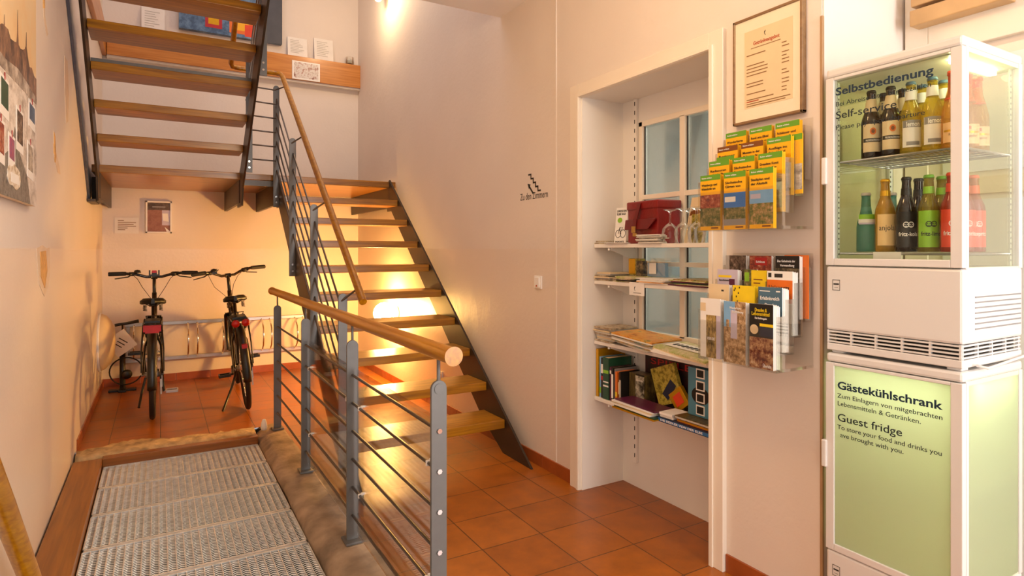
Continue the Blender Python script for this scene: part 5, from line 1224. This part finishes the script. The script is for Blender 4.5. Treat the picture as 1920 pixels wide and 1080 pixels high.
limb = bottle('lemon_beer_bottle', 'yellow beer mix bottle with grey and white label, first right of the brown bottles', 'yellow bottles on the upper shelf', BE, 'glass_yellow', (.022, .108, 'paper', 1.0), (.175, .208, .017, .0138, 'paper'), 'slate', extra=[('grey_band', .085, .108, 'grey', .95, .0010), ('foot_band', .028, .040, 'grey', .6, .0010)], face=lambda t, R: bend('lemon', .022, .088, R, 'white', t, .036))
RO = [(.029, .001), (.0325, .005), (.0325, .100), (.031, .118), (.024, .150), (.017, .180), (.0150, .205), (.0150, .235)]
rose = bottle('sparkling_wine_bottle', 'small sparkling wine bottle with orange foil beside the door frame, upper shelf', 'foil-topped bottles on the upper shelf', RO, 'glass_rose', (.018, .078, 'rose_label', 1.2), None, 'spritz_red', foil=(.150, .0242), extra=[('label_band', .050, .056, 'gold', 1.1, .0010), ('badge', .062, .072, 'red', .14, .0012)], face=lambda t, R: bend('Rotkäppchen', .012, .038, R, 'brown', t, .042, .005))
WA = [(.028, .001), (.0295, .004), (.0290, .085), (.026, .105), (.019, .130), (.0150, .155), (.0135, .185), (.0140, .190), (.0140, .200)]
water = bottle('water_bottle', 'short green glass water bottle at the left end of the lower fridge shelf', 'drinks on the lower fridge shelf', WA, 'glass_water', (.098, .128, 'paper', 1.0), None, 'paper_grey', capr=.0140, extra=[('green_stripe', .112, .128, 'lime', .95, .0010), ('lilac_foot', .094, .100, 'lilac', .9, .0010)])
moj = bottle('soda_bottle', 'yellow soda bottle with peach label and yellow cap on the lower fridge shelf', 'drinks on the lower fridge shelf', LN, 'glass_mojito', (.022, .125, 'peach_label', .95), (.186, .204, .0152, .0140, 'gold'), 'gold', face=lambda t, R: (bend('anjola', .026, .072, R, 'ink', t, .046, .0)))
kola = bottle('soda_bottle', 'cola bottle with black label and two white faces on the lower fridge shelf', 'drinks on the lower fridge shelf', LN, 'glass_kola', (.016, .130, 'black', 1.25), (.184, .206, .0155, .0140, 'black'), 'black', face=lambda t, R: (ringface('white')(t, R), bend('fritz-kola', .018, .052, R, 'white', t, .056)))
lime = bottle('soda_bottle', 'soda bottle with lime green label and green cap on the lower fridge shelf', 'drinks on the lower fridge shelf', LN, 'glass_lime', (.016, .130, 'lime', 1.25), (.184, .206, .0155, .0140, 'lime'), 'green', face=lambda t, R: (ringface('ink')(t, R), bend('fritz-limo', .018, .052, R, 'ink', t, .056)))
spri = bottle('soda_bottle', 'red-orange soda bottle with red label nearest the door frame on the lower fridge shelf', 'drinks on the lower fridge shelf', LN, 'glass_spritz', (.016, .130, 'spritz_red', 1.25), (.184, .210, .0155, .0140, 'spritz_red'), 'spritz_red', face=lambda t, R: (ringface('paper')(t, R), bend('fritz-spritz', .018, .052, R, 'paper', t, .058)))
for o in bpy.data.objects:
    if o.name.startswith('lettering') and o.parent in (moj, kola, lime, spri): pass
UZ, LZ = .968+.6565, .968+.3435
def put(o, x, y, z, label=None):
    if label is None: o.location = (x, y, z)
    else: copy_tree(o, label, (x, y, z))
C0 = [1.160, 1.097, 1.035, .972, .908]
put(beer, 2.095, C0[0], UZ); put(beer, 2.095, C0[1], UZ, 'brown beer bottle with cream portrait label, second from the left on the upper shelf')
put(beer, 2.165, C0[0]-.004, UZ, 'brown beer bottle standing behind the leftmost beer bottle'); put(beer, 2.165, C0[1]-.002, UZ, 'brown beer bottle standing behind the second beer bottle')
put(limb, 2.095, C0[2], UZ); put(limb, 2.095, C0[3], UZ, 'yellow beer mix bottle second from the brown bottles, next to the foil-topped one')
put(limb, 2.165, C0[2], UZ, 'yellow beer mix bottle in the back row, left of its pair'); put(limb, 2.165, C0[3], UZ, 'yellow beer mix bottle in the back row, right of its pair')
put(rose, 2.085, C0[4], UZ); put(rose, 2.155, C0[4]-.002, UZ, 'foil-topped sparkling wine bottle second from the door, seen through the side glass'); put(rose, 2.225, C0[4]-.001, UZ, 'foil-topped sparkling wine bottle furthest from the door, seen through the side glass')
put(water, 2.095, 1.178, LZ); put(moj, 2.090, 1.112, LZ); put(kola, 2.090, 1.046, LZ); put(lime, 2.090, .980, LZ); put(spri, 2.085, .914, LZ)
put(water, 2.165, 1.130, LZ, 'green glass water bottle in the second row behind the yellow soda'); put(kola, 2.165, 1.046, LZ, 'cola bottle in the second row behind the front cola'); put(lime, 2.165, .978, LZ, 'lime-labelled soda bottle in the second row behind the front lime one')
put(spri, 2.155, .912, LZ, 'red-labelled soda bottle second from the door, seen through the side glass'); put(spri, 2.222, .913, LZ, 'red-labelled soda bottle furthest from the door, seen through the frosty side glass')

# ------------------------------------------------------------------ door closer above the fridges
t = thing('door_closer', 'beige box-shaped door closer above the fridges, cut by the top edge', 'door closer', (2.52, 1.07, 2.17))
b = MB(); b.box(2.462, 2.530, .915, 1.222, 2.165, 2.225); b.build('closer_body', 'closer_tan', t, .004)
b = MB(); b.box(2.470, 2.530, .80, 1.222, 2.240, 2.31); b.build('closer_arm', 'closer_tan', t, .004)

# ------------------------------------------------------------------ canvas print on the left wall
photo('photo_collage', ['#8C8078', '#C4B8AC', '#E6DCD2', '#F0E8E0'], 9, 0.5, (1, 1, 1.6))
photo('photo_cobbles', ['#4A4642', '#6E6862', '#8E8880', '#5A544E'], 30, 0.6)
t = thing('canvas_print', 'large canvas print of a city skyline with hanging photo cards on the left wall', 'picture', (XL, 2.8, 1.5))
cy0, cy1, cz0, cz1 = 1.95, 3.135, 1.497, 2.75
b = MB(); b.box(XL+.006, XL+.028, cy0, cy1, cz0, cz1); b.build('canvas', 'photo_sky_warm', t, .002)
x = XL+.0285
b = MB()
b.mat('photo_collage').prism([(x, cy0, cz0), (x, cy1, cz0), (x, cy1, 1.95), (x, 2.80, 1.96), (x, 2.465, 1.95), (x, cy0, 1.93)], (.0006, 0, 0))
b.mat('photo_cobbles').prism([(x, cy0, cz0), (x, 3.0, cz0), (x, 2.93, 1.60), (x, 2.80, 1.66), (x, 2.70, 1.75), (x, 2.62, 1.66), (x, 2.5, 1.62), (x, cy0, 1.6)], (.0010, 0, 0))
prof = [(1.95, 2.03), (2.2, 2.04), (2.40, 2.05), (2.465, 2.03), (2.50, 2.045), (2.528, 2.05), (2.534, 2.085), (2.541, 2.05), (2.59, 2.055), (2.63, 2.035), (2.70, 2.045), (2.735, 2.055), (2.744, 2.09), (2.752, 2.175), (2.760, 2.09), (2.768, 2.055), (2.80, 2.05), (2.85, 2.06), (2.89, 2.075), (2.908, 2.09), (2.915, 2.145), (2.922, 2.09), (2.945, 2.06), (2.98, 2.03), (3.03, 2.04), (3.08, 2.02), (3.135, 2.02)]
b.mat('photo_skyline').prism([(x, cy0, 1.90), (x, 3.135, 1.93)]+[(x, yy, zz) for yy, zz in prof[::-1]], (.0008, 0, 0))
b.mat('photo_roofs').prism([(x, 2.3, 1.90), (x, 3.135, 1.915), (x, 3.135, 1.94), (x, 2.95, 1.955), (x, 2.75, 1.965), (x, 2.55, 1.945), (x, 2.3, 1.95)], (.0012, 0, 0))
b.build('skyline_print', 'photo_skyline', t)
b = MB()
for (ya, za, yb, zb, m) in ((2.465, 1.755, 2.60, 1.885, 'dark_green'), (2.72, 1.675, 2.85, 1.83, 'photo_cave'), (2.59, 1.60, 2.70, 1.715, 'photo_portrait'), (2.42, 1.60, 2.535, 1.74, 'photo_festival'), (2.96, 1.80, 3.10, 1.905, 'photo_abstract_blue'), (2.93, 1.60, 3.06, 1.74, 'photo_grey'), (2.2, 1.65, 2.35, 1.85, 'photo_cave')):
    b.mat('white').prism([(x, ya, za), (x, yb, za-.008), (x, yb, zb-.008), (x, ya, zb)], (.0018, 0, 0))
    b.mat(m).prism([(x+.0018, ya+.014, za+.030), (x+.0018, yb-.014, za+.024), (x+.0018, yb-.014, zb-.018), (x+.0018, ya+.014, zb-.012)], (.0006, 0, 0))
    b.mat('red').box(x+.0018, x+.0028, (ya+yb)/2-.005, (ya+yb)/2+.005, zb-.012, zb+.012)
rr = random.Random(8)
b.mat('photo_rose').prism([(x, 2.68+.13*math.cos(a*PI/12)*rr.uniform(.8, 1.1), 1.572+.040*math.sin(a*PI/12)*rr.uniform(.8, 1.15)) for a in range(24)], (.003, 0, 0))
b.mat('white').box(x, x+.0036, 2.62, 2.76, 1.55, 1.583)
b.build('photo_cards', 'white', t)
